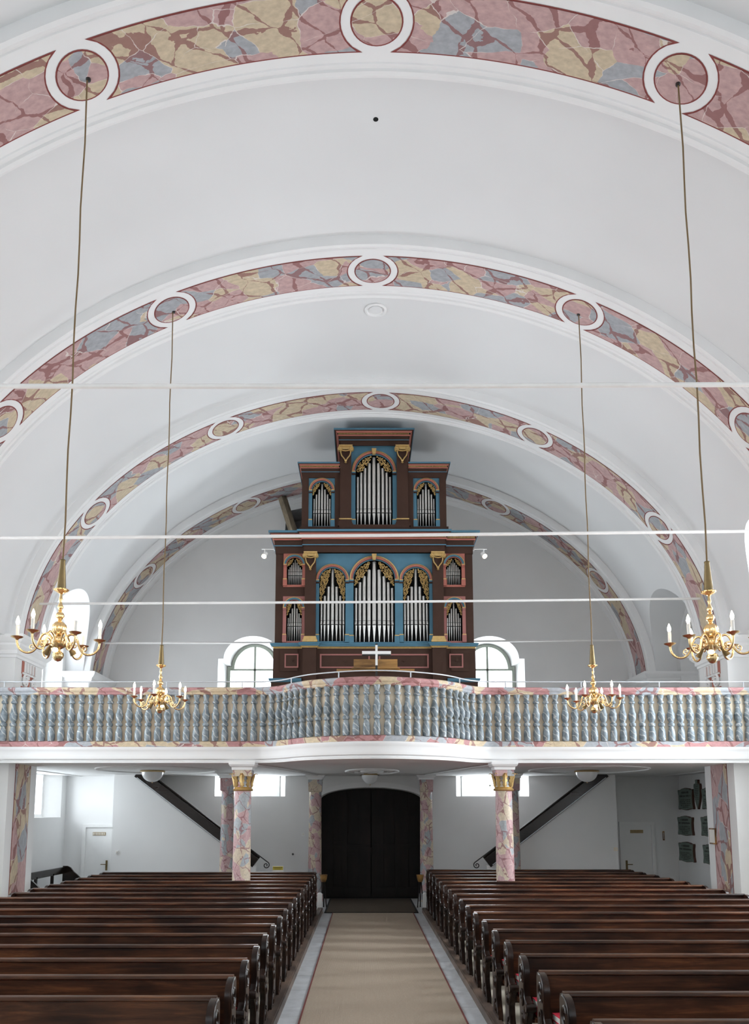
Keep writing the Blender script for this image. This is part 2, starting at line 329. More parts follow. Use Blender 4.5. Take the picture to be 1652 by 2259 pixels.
# ------------------------------------------------------------------ vault and transverse arches
XC, VA, VB, VZ, VN = -0.05, 7.12, 5.55, 5.60, 1.93
def vcurve(off, N_=160):
    a, b = VA + off, VB + off
    P = []
    for i in range(2001):
        t = PI * i / 2000; c, s = math.cos(t), math.sin(t)
        P.append((-math.copysign(abs(c) ** (2 / VN), c) * a, abs(s) ** (2 / VN) * b))
    L = [0.0]
    for i in range(1, len(P)): L.append(L[-1] + math.dist(P[i], P[i - 1]))
    return P, L
_P, _L = vcurve(0.0); LTOT = _L[-1]
def soffit(s):                                              # arc length from the crown -> (x, z), inward normal
    q = min(max(s + LTOT / 2, 0.0), LTOT)
    lo, hi = 0, len(_L) - 1
    while hi - lo > 1:
        mid = (lo + hi) // 2
        if _L[mid] <= q: lo = mid
        else: hi = mid
    t = (q - _L[lo]) / max(1e-9, _L[hi] - _L[lo]); a, b = _P[lo], _P[hi]
    x, z = a[0] + (b[0] - a[0]) * t, a[1] + (b[1] - a[1]) * t
    i0, i1 = max(lo - 6, 0), min(hi + 6, len(_P) - 1)
    dx, dz = _P[i1][0] - _P[i0][0], _P[i1][1] - _P[i0][1]; l = math.hypot(dx, dz)
    return (XC + x, VZ + z), (dz / l, -dx / l)
def s_at_x(xx):
    best = min(range(len(_P)), key=lambda i: abs(_P[i][0] + XC - xx)); return _L[best] - LTOT / 2
def on_soffit(s, yy, d):                                    # d: depth proud of the soffit
    (x, z), n = soffit(s); return (x + n[0] * d, yy, z + n[1] * d)
def vault_z(x, off):
    a, b = VA + off, VB + off; u = min(1.0, abs(x - XC) / a)
    return VZ + b * (1 - u ** VN) ** (1 / VN)
def vault_x(z, off):
    a, b = VA + off, VB + off; u = min(1.0, max(0.0, (z - VZ) / b)); return a * (1 - u ** VN) ** (1 / VN)
VOFF = 0.14
ceil = thing('ceiling', 'white plastered barrel vault over the nave, cut by side lunettes', 'ceiling', kind='structure')
SPR = 5.74
for bi, (a, b) in enumerate(BAYS):                          # one vault field per bay
    mb = MB(); NY, NT = 28, 56; hc, hs = (a + b) / 2, (b - a) / 2
    if bi == 4: hc, hs = hc - 0.5, hs * 0.64
    colL = []
    for j in range(NY + 1):
        y = a + (b - a) * j / NY
        u = min(1.0, abs(y - hc) / hs); zl = SPR + 1.75 * math.sqrt(max(0, 1 - u * u))
        xl = vault_x(zl, VOFF); pts = []
        for k in range(NT + 1):                             # angle-like parameter from left lunette edge over the crown
            x = -xl * math.cos(PI * k / NT)
            if k == 0: x = -xl
            pts.append((XC + x, y, vault_z(XC + x, VOFF)))
        colL.append((y, zl, xl, pts))
    for j in range(NY):
        A, B = colL[j][3], colL[j + 1][3]
        mb.loft(A, B, False)
        for s in (-1, 1):
            y0, z0, x0, _ = colL[j]; y1, z1, x1, _ = colL[j + 1]
            mb.add([(XC + s * x0, y0, z0), (s * (WX + 0.02), y0, z0), (s * (WX + 0.02), y1, z1), (XC + s * x1, y1, z1)], [(0, 1, 2, 3)])
    mb.build('vault_field', VAULT, ceil, smooth=35)
# small hole, its dark depth a flat black disc, and round vent in the vault
mb = MB(); zc = vault_z(0, VOFF)
mb.lathe([(0.035, 0), (0.035, -0.004), (0.0001, -0.004)], 12, (-0.04, 9.6, zc)); o = mb.build('rope_hole', BLACK); tag(o, 'small black rope hole near the crown of the vault', 'hole')
mb = MB(); mb.lathe([(0.20, 0.0), (0.20, -0.02), (0.165, -0.03), (0.15, 0.0), (0.12, 0.02)], 24, (0.02, 13.70, zc - 0.005)); v_ = thing('ceiling_vent', 'round white plaster vent in the vault between the arches', 'vent', (0, 0, 0))
mb.build('vent_ring', STUCCO, v_, smooth=40)
mb = MB(); mb.lathe([(0.12, 0.0), (0.0001, -0.004)], 20, (0.02, 13.70, zc - 0.012)); mb.build('vent_cover', VAULT, v_)

WB = 0.36; RD = 0.285; RG = 0.43                             # band half width, medallion and gap radius
ARCH_LABELS = {3: 'nearest painted transverse arch, with two chandelier cords', 4: 'second painted transverse arch, with the farther chandelier cords',
               5: 'third painted transverse arch, in front of the organ loft', 6: 'last painted transverse arch, against the back wall behind the organ'}
for ai, Y0 in enumerate(ARCH_Y):
    if ai == 0: continue
    back = 0.9 if ai == 6 else HB
    an = thing('transverse_arch', ARCH_LABELS.get(ai, 'painted transverse arch over the front of the nave, %s' % ('first' if ai == 1 else 'above the camera')), 'arch', (0, 0, 0), kind='structure')
    prof = [(-HB, -VOFF - 0.02), (-HB, 0.03), (-0.645, 0.045), (-0.60, 0.03), (-0.59, 0.0), (-0.555, 0.0), (-0.545, 0.015), (-0.515, 0.015), (-0.505, 0.0),
            (0.505, 0.0), (0.515, 0.015), (0.545, 0.015), (0.555, 0.0), (0.59, 0.0), (0.60, 0.03), (0.645, 0.045), (back, 0.03), (back, -VOFF - 0.02)]
    mb = MB(); NS = 110; rings = []
    for i in range(NS + 1):
        s = -LTOT / 2 + LTOT * i / NS
        rings.append([on_soffit(s, Y0 + q[0], q[1]) for q in prof])
    for i in range(NS): mb.loft(rings[i], rings[i + 1], False)
    mb.build('arch_soffit', STUCCO, an, smooth=30)
    if ai < 3: continue
    shift = {3: 0.0, 4: 0.0, 5: 0.22, 6: 0.0}[ai]
    ms = [0.0 + shift, s_at_x(3.36) + shift * 0.8, s_at_x(-3.36) + shift * 0.8, s_at_x(6.03) + shift * 0.6, s_at_x(-6.03) + shift * 0.6]
    ms.sort()
    def strip(s0f, s1f, wb, d, ns=26, nw=10):
        mb = MB(); G = []
        for i in range(ns + 1):
            row = []
            for j in range(nw + 1):
                wv_ = -wb + 2 * wb * j / nw; s0, s1 = s0f(wv_), s1f(wv_)
                row.append(on_soffit(s0 + (s1 - s0) * i / ns, Y0 + wv_, d))
            G.append(row)
        for i in range(ns): mb.loft(G[i], G[i + 1], False)
        return mb
    bounds = [-LTOT / 2 + 0.1] + ms + [LTOT / 2 - 0.1]
    for k in range(len(bounds) - 1):
        b0, b1 = bounds[k], bounds[k + 1]
        def lo(wv_, e=0.0, b0=b0, k=k): return b0 + (math.sqrt(max(0, (RG - e) ** 2 - wv_ * wv_)) if k > 0 else 0)
        def hi(wv_, e=0.0, b1=b1, k=k): return b1 - (math.sqrt(max(0, (RG - e) ** 2 - wv_ * wv_)) if k < len(bounds) - 2 else 0)
        strip(lambda q: lo(q, 0.018), lambda q: hi(q, 0.018), WB + 0.018, 0.004).build('panel_border', REDLINE, an, smooth=40)
        strip(lo, hi, WB, 0.008).build('painted_panel', MARBLE, an, smooth=40)
    for m_ in ms:
        for rad, d, nm, mt in ((RD + 0.018, 0.004, 'medallion_border', REDLINE), (RD, 0.008, 'medallion', MARBLE)):
            mb = MB(); rr = [[on_soffit(m_ + rad * q * math.cos(2 * PI * i / 36), Y0 + rad * q * math.sin(2 * PI * i / 36), d) for i in range(36)] for q in (1.0, 0.6, 0.25)]
            mb.loft(rr[0], rr[1]); mb.loft(rr[1], rr[2]); mb.cap(rr[2]); mb.build(nm, mt, an, smooth=40)

# ------------------------------------------------------------------ piers
def cornice_box(mb, x0, x1, y0, y1, prof):                  # stepped capital round a block: prof [(projection, z)]
    R = [[(x0 - p, y0 - p, z), (x1 + p, y0 - p, z), (x1 + p, y1 + p, z), (x0 - p, y1 + p, z)] for p, z in prof]
    for i in range(len(R) - 1): mb.loft(R[i], R[i + 1])
    mb.cap(R[0]); mb.cap(R[-1])
CAPP = [(0.0, 5.33), (0.03, 5.33), (0.03, 5.38), (0.06, 5.40), (0.06, 5.47), (0.11, 5.52), (0.14, 5.56), (0.14, 5.60), (0.20, 5.64), (0.24, 5.70), (0.24, 5.76), (0.0, 5.78)]
for ai, Y0 in enumerate(ARCH_Y):
    if ai == 0: continue
    for s in (-1, 1):
        xi = XC + s * VA; xo = s * 8.6
        side = 'left' if s < 0 else 'right'
        zb = 3.5 if ai == 6 else 0.0
        pr = thing('wall_pier', {5: 'white pier with marbled strip at the %s end of the gallery' % side, 6: 'white corner pilaster above the gallery, %s of the organ' % side,
                                 4: 'white pier below the second arch on the %s' % side, 3: 'white pier below the nearest arch on the %s' % side}.get(ai, 'white pier on the %s of the front nave, arch %d' % (side, ai)), 'pier', (0, 0, 0), kind='structure')
        mb = MB(); y1 = Y0 + (0.9 if ai == 6 else HB); mb.box(min(xi, xo), max(xi, xo), Y0 - HB, y1, zb, 5.62); mb.build('shaft', PLASTER, pr)
        mb = MB(); cornice_box(mb, min(xi, xo), max(xi, xo), Y0 - HB, y1, CAPP); mb.build('capital', STUCCO, pr, smooth=25)
        if ai >= 5 or ai == 4:
            xp = xi - s * 0.006; z1 = 4.72 if ai == 5 else 5.2
            mb = MB(); mb.box(min(xi, xi - s * 0.004), max(xi, xi - s * 0.004), Y0 - WB - 0.02, Y0 + WB + 0.02, zb, z1 + 0.02); mb.build('panel_border', REDLINE, pr)
            mb = MB(); mb.box(min(xi, xi - s * 0.008), max(xi, xi - s * 0.008), Y0 - WB, Y0 + WB, zb, z1); mb.build('painted_panel', MARBLE, pr)
        if ai == 5:                                         # carved pilaster head: flutes, abacus, volutes
            def bx(a, b): return (min(a, b), max(a, b))
            x0, x1 = bx(xi, xi - s * 0.012)
            mb = MB(); mb.box(x0, x1, Y0 - 0.36, Y0 + 0.36, 4.74, 4.80); mb.box(x0, x1, Y0 - 0.36, Y0 - 0.26, 5.06, 5.32)
            for q in range(4): mb.box(x0, x1, Y0 - 0.20 + q * 0.15, Y0 - 0.185 + q * 0.15, 5.10, 5.30)
            mb.box(x0, x1, Y0 - 0.33, Y0 - 0.10, 4.99, 5.05); mb.box(x0, x1, Y0 + 0.08, Y0 + 0.30, 4.99, 5.05); mb.box(x0, x1, Y0 - 0.03, Y0 + 0.05, 4.80, 4.98)
            mb.build('terracotta_ground', TERRA, pr)
            mb = MB(); xv = xi - s * 0.05
            for yv in (Y0 - 0.19, Y0 + 0.19):
                sp = spiral(yv, 4.93, 0.13, PI / 2, 2.2, 1 if yv < Y0 else -1, 40, 0.9)
                mb.tube([(xi - s * 0.03, q[0], q[1]) for q in sp], [0.026 - 0.014 * i / 40 for i in range(41)], 6)
                mb.lathe([(0.13, -0.015), (0.13, 0.015)], 20, (0, 0, 0)) if False else None
            mb.tube([(xi - s * 0.02, Y0 - 0.34 + 0.68 * i / 8, 5.07) for i in range(9)], 0.022, 6)
            for q in range(5): mb.tube([(xi - s * 0.01, Y0 - 0.24 + q * 0.14, 5.10), (xi - s * 0.01, Y0 - 0.24 + q * 0.14, 5.31)], 0.028, 6)
            mb.build('volute_relief', STUCCO, pr, smooth=50)

# ------------------------------------------------------------------ side walls, windows
WN = [0]
def window_unit(axis, pos, sgn, loops_front, loops_back, depth, frame_loops, muntins, label_pos, fm=WHITE):
    """axis 'x': wall at x=pos facing -sgn; loop coords are (y,z).  axis 'y': wall at y=pos, loop (x,z)"""
    WN[0] += 1
    t = tag(place('window_%d' % WN[0], None), label_pos, 'window', None, 'structure')
    def m(p, d): return (pos + sgn * d, p[0], p[1]) if axis == 'x' else (p[0], pos + sgn * d, p[1])
    mb = MB(); mb.loft([m(p, 0) for p in loops_front], [m(p, depth) for p in loops_back]); mb.build('reveal', WHITE, t, smooth=30)
    outer, inner = frame_loops
    mb = MB()
    for d in (depth - 0.06, depth + 0.02): mb.poly([outer, inner], lambda p: m(p, d))
    mb.loft([m(p, depth - 0.06) for p in inner], [m(p, depth + 0.02) for p in inner]); mb.loft([m(p, depth - 0.06) for p in outer], [m(p, depth + 0.02) for p in outer])
    mb.build('window_frame', fm, t, smooth=30)
    for (a, b, wd) in muntins:
        mb = MB(); dx, dz = b[0] - a[0], b[1] - a[1]; l = math.hypot(dx, dz); nx, nz = -dz / l * wd / 2, dx / l * wd / 2
        L = [(a[0] + nx, a[1] + nz), (b[0] + nx, b[1] + nz), (b[0] - nx, b[1] - nz), (a[0] - nx, a[1] - nz)]
        mb.loft([m(p, depth - 0.045) for p in L], [m(p, depth + 0.01) for p in L]); mb.cap([m(p, depth - 0.045) for p in L]); mb.cap([m(p, depth + 0.01) for p in L])
        mb.build('glazing_bar', fm, t)
    mb = MB(); mb.poly([inner], lambda p: m(p, depth - 0.01)); mb.build('pane', GLASS, t)
    return t
def scale_loop(L, cx, k, dz=0.0): return [(cx + (p[0] - cx) * k, p[1] + dz) for p in L]
for s, side in ((-1, 'left'), (1, 'right')):
    wl = thing('wall_' + side, 'white plastered %s side wall of the nave with tall arched windows' % side, 'wall', kind='structure')
    holes = []
    for bi, (a, b) in enumerate(BAYS):
        yc = (a + b) / 2; zb = 1.5 if bi < 5 else 3.62
        hw = 1.26 if bi == 5 else (0.62 if bi == 4 else 0.82)
        if bi == 4: yc -= 0.5
        front = arch_loop(yc, hw, zb, 6.10 if bi == 5 else 6.3, hw, 24); holes.append(front)
        k = 0.86; backl = [(yc + (p[0] - yc) * k, p[1] - (0.16 if p[1] > 5 else 0)) for p in front]
        if bi == 5 and s > 0:                               # blocked window: shallow shaded niche
            mb = MB(); mb.loft([(WX, p[0], p[1]) for p in front], [(WX + 0.42, p[0], p[1]) for p in front]); mb.poly([front], lambda p: (WX + 0.42, p[0], p[1]))
            mb.build('niche', PLASTER, wl, smooth=30)
            mb = MB(); mb.tube([(WX + 0.1, yc - 1.25, 6.55), (WX + 0.1, yc + 1.25, 6.55)], 0.025, 6); mb.build('niche_bar', RODM, wl)
            continue
        inn = [(yc + (p[0] - yc) * k * 0.93, p[1] - (0.24 if p[1] > 5 else -0.08)) for p in front]
        mt = [((yc, zb + 0.08), (yc, 7.08 if bi == 5 else 6.85), 0.07), ((yc - hw * 0.8, 4.0 if bi < 5 else 4.9), (yc + hw * 0.8, 4.0 if bi < 5 else 4.9), 0.06), ((yc - hw * 0.8, 5.95), (yc + hw * 0.8, 5.95), 0.06)]
        window_unit('x', s * WX, s, front, backl, 0.45, (backl, inn), mt, 'tall arched window in the %s wall, %s' % (side, 'above the gallery' if bi == 5 else 'bay %d from the chancel' % (bi + 1)))
    # outline: nave part to the floor, above the gallery only the upper part in the last bay
    out = [(-4.2, 0), (17.44, 0), (17.44, 3.2), (22.0, 3.2), (22.0, 8.2), (-4.2, 8.2)]
    mb = MB(); mb.poly([out] + holes, lambda p: (s * WX, p[0], p[1])); mb.build('wall_face', PLASTER, wl)
    # wall under the gallery, set back
    X2 = 8.15
    mb = MB()
    if s < 0:
        wf = rect(18.0, 21.62, 2.13, 3.24); mb.poly([rect(17.3, 22.0, 0, 3.35), wf], lambda p: (-X2, p[0], p[1]))
        wbk = rect(18.25, 21.3, 2.13, 3.24); inn = rect(18.33, 21.22, 2.21, 3.20)
        window_unit('x', -X2, -1, wf, wbk, 0.42, (wbk, inn), [((19.8, 2.2), (19.8, 3.2), 0.06)], 'low bright window in the left wall under the gallery')
        mb.build('wall_under_gallery', PLASTER, wl)
    else:
        mb.add([(X2 + 0.10, 17.3, 2.25), (X2 + 0.10, 22, 2.25), (X2 + 0.10, 22, 3.35), (X2 + 0.10, 17.3, 3.35)], [(0, 1, 2, 3)])
        mb.box(X2 - 0.02, X2 + 0.4, 17.3, 22.0, 0, 2.25); mb.build('wall_under_gallery', PLASTER, wl)
mb = MB(); 
wfh = [arch_loop(q * 3.4, 1.15, 2.4, 6.6, 1.15, 20) for q in (-1, 1)]
wf_ = thing('wall_front', 'white chancel end wall behind the camera', 'wall', kind='structure')
mb.poly([rect(-8.2, 8.2, 0, 11.6)] + wfh, lambda p: (p[0], -4.11, p[1])); mb.build('wall_face', PLASTER, wf_)
for q, L in zip((-1, 1), wfh):
    bl = [(q * 3.4 + (p[0] - q * 3.4) * 0.9, p[1] - (0.1 if p[1] > 5 else 0)) for p in L]; il = [(q * 3.4 + (p[0] - q * 3.4) * 0.83, p[1] - (0.17 if p[1] > 5 else -0.07)) for p in L]
    window_unit('y', -4.11, -1, L, bl, 0.4, (bl, il), [((q * 3.4, 2.5), (q * 3.4, 7.5), 0.07), ((q * 3.4 - 0.95, 4.5), (q * 3.4 + 0.95, 4.5), 0.06)], 'tall arched window in the chancel wall, %s' % ('left' if q < 0 else 'right'))

# ------------------------------------------------------------------ back wall, its windows and doors
YB = 21.95
wb_ = thing('wall_back', 'white back wall behind the organ and under the gallery', 'wall', kind='structure')
holes = []
UPW = []
for q in (-1, 1):
    cx = q * 3.24 + 0.01
    L = [(cx - 0.95, 3.62), (cx + 0.95, 3.62), (cx + 0.95, 6.42)] + [(cx + 0.80 * math.cos(PI * i / 24), 6.42 + 0.63 * math.sin(PI * i / 24)) for i in range(25)] + [(cx - 0.95, 6.42)]
    holes.append(L); UPW.append((cx, L))
LOW = []
for q, (a, b) in ((-1, (-4.18, -2.30)), (1, (2.28, 4.22))):
    L = rect(a, b, 2.68, 3.24); holes.append(L); LOW.append((q, L))
doorL = [(-1.36, 0.0), (1.36, 0.0), (1.36, 2.62)] + [(1.36 * math.cos(PI * i / 24), 2.62 + 0.30 * math.sin(PI * i / 24)) for i in range(1, 24)] + [(-1.36, 2.62)]
attic = [(-2.5, 8.3), (0.3, 8.3), (0.3, 10.78), (-1.6, 10.78), (-2.36, 10.62)]
outl = [(-8.3, 0.001)] + [(-1.5, 0.001), (-1.5, -0.4), (1.5, -0.4), (1.5, 0.001)] + [(8.3, 0.001), (8.3, 11.5), (-8.3, 11.5)]
dl2 = [(p[0], p[1] if p[1] > 0.01 else -0.2) for p in doorL]
mb = MB(); mb.poly([outl, dl2, attic] + holes, lambda p: (p[0], YB, p[1])); mb.build('wall_face', PLASTER, wb_)
mb = MB(); A = [(p[0], YB, p[1]) for p in attic]; B = [(p[0], YB + 0.9, p[1]) for p in attic]; mb.loft(A, B); mb.cap(B); mb.build('attic_opening', ATTICSHADE, wb_)
tb = MB(); tb.tube([(-2.42, 21.3, 10.78), (-1.92, 21.45, 9.2)], 0.12, 4); o = tb.build('timber_brace', TIMBER); tag(o, 'bare timber brace slanting up to the vault, left of the organ top', 'beam')
bx_ = MB(); bx_.box(0.55, 0.69, 18.9, 19.05, 11.03, 11.32); o = bx_.build('timber_hanger', TIMBER); tag(o, 'short timber hanger above the organ top', 'beam')
for cx, L in UPW:
    k = 0.80
    Bk = [(cx + (p[0] - cx) * k, p[1] - (0.14 if p[1] > 5 else 0)) for p in L]
    In = [(cx + (p[0] - cx) * (k - 0.085), p[1] - (0.215 if p[1] > 5 else -0.07)) for p in L]
    window_unit('y', YB, 1, L, Bk, 0.5, (Bk, In), [((cx, 3.7), (cx, 6.83), 0.055), ((cx - 0.7, 6.19), (cx + 0.7, 6.19), 0.05), ((cx - 0.7, 4.9), (cx + 0.7, 4.9), 0.05)],
                'arched window with sage frame in the back wall, %s of the organ' % ('left' if cx < 0 else 'right'), SAGE)
for q, L in LOW:
    cx = (L[0][0] + L[1][0]) / 2
    Bk = [(cx + (p[0] - cx) * 0.80, p[1]) for p in L]; In = rect(Bk[0][0] + 0.07, Bk[1][0] - 0.07, 2.75, 3.22)
    window_unit('y', YB, 1, L, Bk, 0.5, (Bk, In), [((cx, 2.7), (cx, 3.22), 0.05), ((cx - 0.7, 2.98), (cx + 0.7, 2.98), 0.03)], 'low wide window under the gallery, %s of the main door' % ('left' if q < 0 else 'right'))
# main door
d1 = tag(place('door_1', None), 'dark double-leaf wooden church door with arched head', 'door', None, 'structure')
mb = MB(); mb.loft([(p[0], YB, p[1]) for p in doorL], [(p[0] * 0.985, YB + 0.28, p[1] - 0.02) for p in doorL]); mb.build('reveal', WHITE, d1, smooth=30)
mb = MB(); R0 = [(1.50 * math.cos(PI * i / 24), 2.62 + 0.44 * math.sin(PI * i / 24)) for i in range(25)]; R1 = [(1.36 * math.cos(PI * i / 24), 2.62 + 0.30 * math.sin(PI * i / 24)) for i in range(25)]
mb.loft([(p[0], YB - 0.03, p[1]) for p in R0], [(p[0], YB - 0.03, p[1]) for p in R1], False); mb.loft([(p[0], YB - 0.03, p[1]) for p in R0], [(p[0], YB, p[1]) for p in R0], False); mb.loft([(p[0], YB - 0.03, p[1]) for p in R1], [(p[0], YB, p[1]) for p in R1], False)
mb.build('arch_moulding', STUCCO, d1, smooth=30)
def door_top(x): return 2.60 + 0.30 * math.sqrt(max(0, 1 - (x / 1.36) ** 2))
for s in (-1, 1):
    leaf = place('door_leaf', None, d1)
    for k in range(4):                                      # vertical boards
        a, b = s * (0.012 + k * 0.333), s * (0.012 + (k + 1) * 0.333 - 0.008); a, b = min(a, b), max(a, b)
        L = [(a, 0.03), (b, 0.03), (b, door_top(b)), ((a + b) / 2, door_top((a + b) / 2)), (a, door_top(a))]
        mb = MB(); mb.panel([L], YB + 0.24, YB + 0.28); mb.build('board', DOORW, leaf)
    for z in (0.15, 1.28, 2.02):
        mb = MB(); mb.box(min(s * 0.05, s * 1.32), max(s * 0.05, s * 1.32), YB + 0.21, YB + 0.24, z, z + 0.13); mb.build('rail', DOORW, leaf)
    mb = MB(); mb.box(min(s * 0.64, s * 0.76), max(s * 0.64, s * 0.76), YB + 0.20, YB + 0.245, 0.1, 2.7); mb.build('stile', DOORW, leaf)
mb = MB(); mb.box(-0.26, 0.03, YB + 0.17, YB + 0.22, 1.15, 1.32); mb.build('lock_box', DOORW, d1)
mb = MB(); mb.box(-1.5, 1.5, YB + 0.285, YB + 0.33, -0.1, 3.2); mb.build('door_backing', BLACK, d1)
# two small white side doors
for dn, (x0, x1, hx, side) in ((2, (-7.56, -6.86, -6.98, 'left')), (3, (6.66, 7.42, 6.74, 'right'))):
    d = tag(place('door_%d' % dn, None), 'small white side door with brass grille under the gallery, %s corner' % side, 'door', None, 'structure')
    zt = 1.86 if dn == 2 else 1.92
    mb = MB(); mb.box(x0 - 0.02, x1 + 0.02, YB - 0.035, YB, 0.0, zt + 0.02); mb.build('door_leaf', WHITE, d)
    mb = MB(); fr = 0.085
    mb.panel([[(x0 - fr, 0), (x0, 0), (x0, zt), (x1, zt), (x1, 0), (x1 + fr, 0), (x1 + fr, zt + fr), (x0 - fr, zt + fr)]], YB - 0.075, YB); mb.build('door_frame', WHITE, d)
    xm = (x0 + x1) / 2
    mb = MB(); mb.box(xm - 0.17, xm + 0.17, YB - 0.05, YB - 0.03, zt - 0.21, zt - 0.125); g = mb.build('vent_grille', BRONZEG, d)
    for k in range(8):
        mb = MB(); mb.box(xm - 0.16 + k * 0.041, xm - 0.138 + k * 0.041, YB - 0.058, YB - 0.05, zt - 0.20, zt - 0.135); mb.build('slat', PAPER if dn == 2 else BRONZEG, g)
    hd = place('door_handle', None, d)
    mb = MB(); mb.box(hx - 0.025, hx + 0.025, YB - 0.05, YB - 0.035, 0.74, 1.0); mb.build('handle_plate', OLDBRASS, hd)
    dr = -1 if dn == 2 else 1
    mb = MB(); mb.tube([(hx, YB - 0.04, 0.90), (hx, YB - 0.10, 0.90), (hx + dr * 0.14, YB - 0.10, 0.90)], 0.011, 6); mb.build('lever', OLDBRASS, hd)

# ------------------------------------------------------------------ floor, kerbs, carpets
fl = thing('floor', 'pale church floor with grey stone slabs along the aisle', 'floor', kind='structure')
mb = MB(); mb.box(-8.4, 8.4, -4.2, 22.4, -0.2, -0.012); mb.build('sub_floor', JOINT, fl)
slab = None
for s in (-1, 1):
    y = 3.0; k = 0
    while y < 21.9:
        ln = 0.92 if k % 3 else 1.08; y1 = min(y + ln, 21.93)
        a, b = (0.45, 1.15); a, b = min(s * a, s * b), max(s * a, s * b)
        mb = MB(); mb.box(a, b, y + 0.004, y1 - 0.004, -0.05, 0.0); mb.build('paving_slab', STONE, fl)
        y = y1; k += 1
mb = MB(); mb.box(-0.446, 0.446, 3.0, 21.93, -0.05, -0.001); mb.build('aisle_screed', STONE, fl)
mb = MB(); mb.box(-1.15, 1.15, -4.1, 3.0, -0.05, 0.0); mb.build('chancel_paving', STONE, fl)
for s, side in ((-1, 'left'), (1, 'right')):
    x0, x1 = sorted((s * 1.24, s * 8.4))
    mb = MB(); mb.box(x0, x1, -4.1, 19.05, -0.05, 0.085); mb.build('pew_platform', FLOORM, fl)
    x0, x1 = sorted((s * 1.15, s * 8.4))
    mb = MB(); mb.box(x0, x1, 19.06, 21.94, -0.05, 0.0); mb.build('rear_paving', STONE, fl)
    x0, x1 = sorted((s * 1.13, s * 1.24))
    mb = MB(); mb.box(x0, x1, 3.0, 19.05, 0.0, 0.095); mb.box(*sorted((s * 1.145, s * 1.24)), 3.0, 19.05, 0.095, 0.105)
    o = mb.build('kerb_beam', KERBW); tag(o, 'brown wooden kerb beam along the %s edge of the aisle' % side, 'kerb', kind='structure')
    mb = MB(); x0, x1 = sorted((s * 1.15, s * 1.26)); mb.box(x0, x1, 19.06, 19.16, 0.0, 0.40); mb.lathe([(0.055, 0.0), (0.05, 0.02), (0.02, 0.035), (0.001, 0.037)], 10, ((x0 + x1) / 2, 19.11, 0.40))
    o = mb.build('kerb_post', WHITE); tag(o, 'short white post at the rear end of the aisle, %s side' % side, 'post')
mb = MB(); mb.box(-0.89, 0.91, 3.0, 18.85, 0.001, 0.013); rn = thing('carpet_runner', 'long beige sisal runner with dark red binding down the aisle', 'carpet')
mb.build('woven_field', SISAL, rn)
for a, b in ((-0.905, -0.885), (0.905, 0.925)):
    mb = MB(); mb.box(a, b, 3.0, 18.85, 0.001, 0.016); mb.build('binding', BINDING, rn)
mt_ = thing('door_mat', 'dark woven mat between the runner and the church door', 'mat')
mb = MB(); mb.box(-1.05, 1.0, 18.93, 21.9, 0.001, 0.014); mb.build('mat_field', MATM, mt_)
mb = MB(); mb.panel([[( -1.09, 18.9), (1.04, 18.9), (1.04, 21.92), (-1.09, 21.92)], [(-1.05, 18.94), (1.0, 18.94), (1.0, 21.89), (-1.05, 21.89)]], 0.001, 0.018)
mb.v = [(p[0], p[2], p[1]) for p in mb.v]; mb.build('mat_edge', BLACK, mt_)

# ------------------------------------------------------------------ gallery
GP = [(0.0, 1.0), (0.3, 0.975), (0.6, 0.905), (0.95, 0.78), (1.25, 0.64), (1.5, 0.45), (1.72, 0.23), (1.95, 0.08), (2.25, 0.0), (8.2, 0.0)]
def gal_y(x): return 15.70 - 1.28 * interp(GP, abs(x - 0.02))
def gal_path(n=220, xe=8.15):
    xs = []
    for i in range(n + 1):
        u = -1 + 2 * i / n; xs.append(xe * (0.55 * u + 0.45 * u ** 3))
    P = [(x, gal_y(x)) for x in xs]; Nn = []
    for i in range(len(P)):
        a, b = P[max(i - 1, 0)], P[min(i + 1, n)]; dx, dy = b[0] - a[0], b[1] - a[1]; l = math.hypot(dx, dy); Nn.append((dy / l, -dx / l))
    return P, Nn
GPATH, GN = gal_path()
gal = thing('gallery_floor', 'white curved organ gallery slab spanning the nave', 'gallery', kind='structure')
mb = MB(); ol = [(p[0], p[1] + 0.05) for p in GPATH] + [(8.4, 22.0), (-8.4, 22.0)]
for z in (3.22, 3.50): mb.poly([ol], lambda p: (p[0], p[1], z))
mb.loft([(p[0], p[1], 3.22) for p in ol], [(p[0], p[1], 3.50) for p in ol]); mb.build('slab', PLASTER, gal)
mb = MB(); sec = [(-0.20, 3.20), (0.0, 3.19), (0.02, 3.195), (0.025, 3.225), (0.0, 3.235), (0.0, 3.25), (0.045, 3.27), (0.055, 3.33), (0.045, 3.40), (0.06, 3.43), (0.075, 3.47), (0.075, 3.50), (-0.20, 3.502)]
mb.sweep(GPATH, sec, GN); mb.build('fascia', STUCCO, gal, smooth=35)
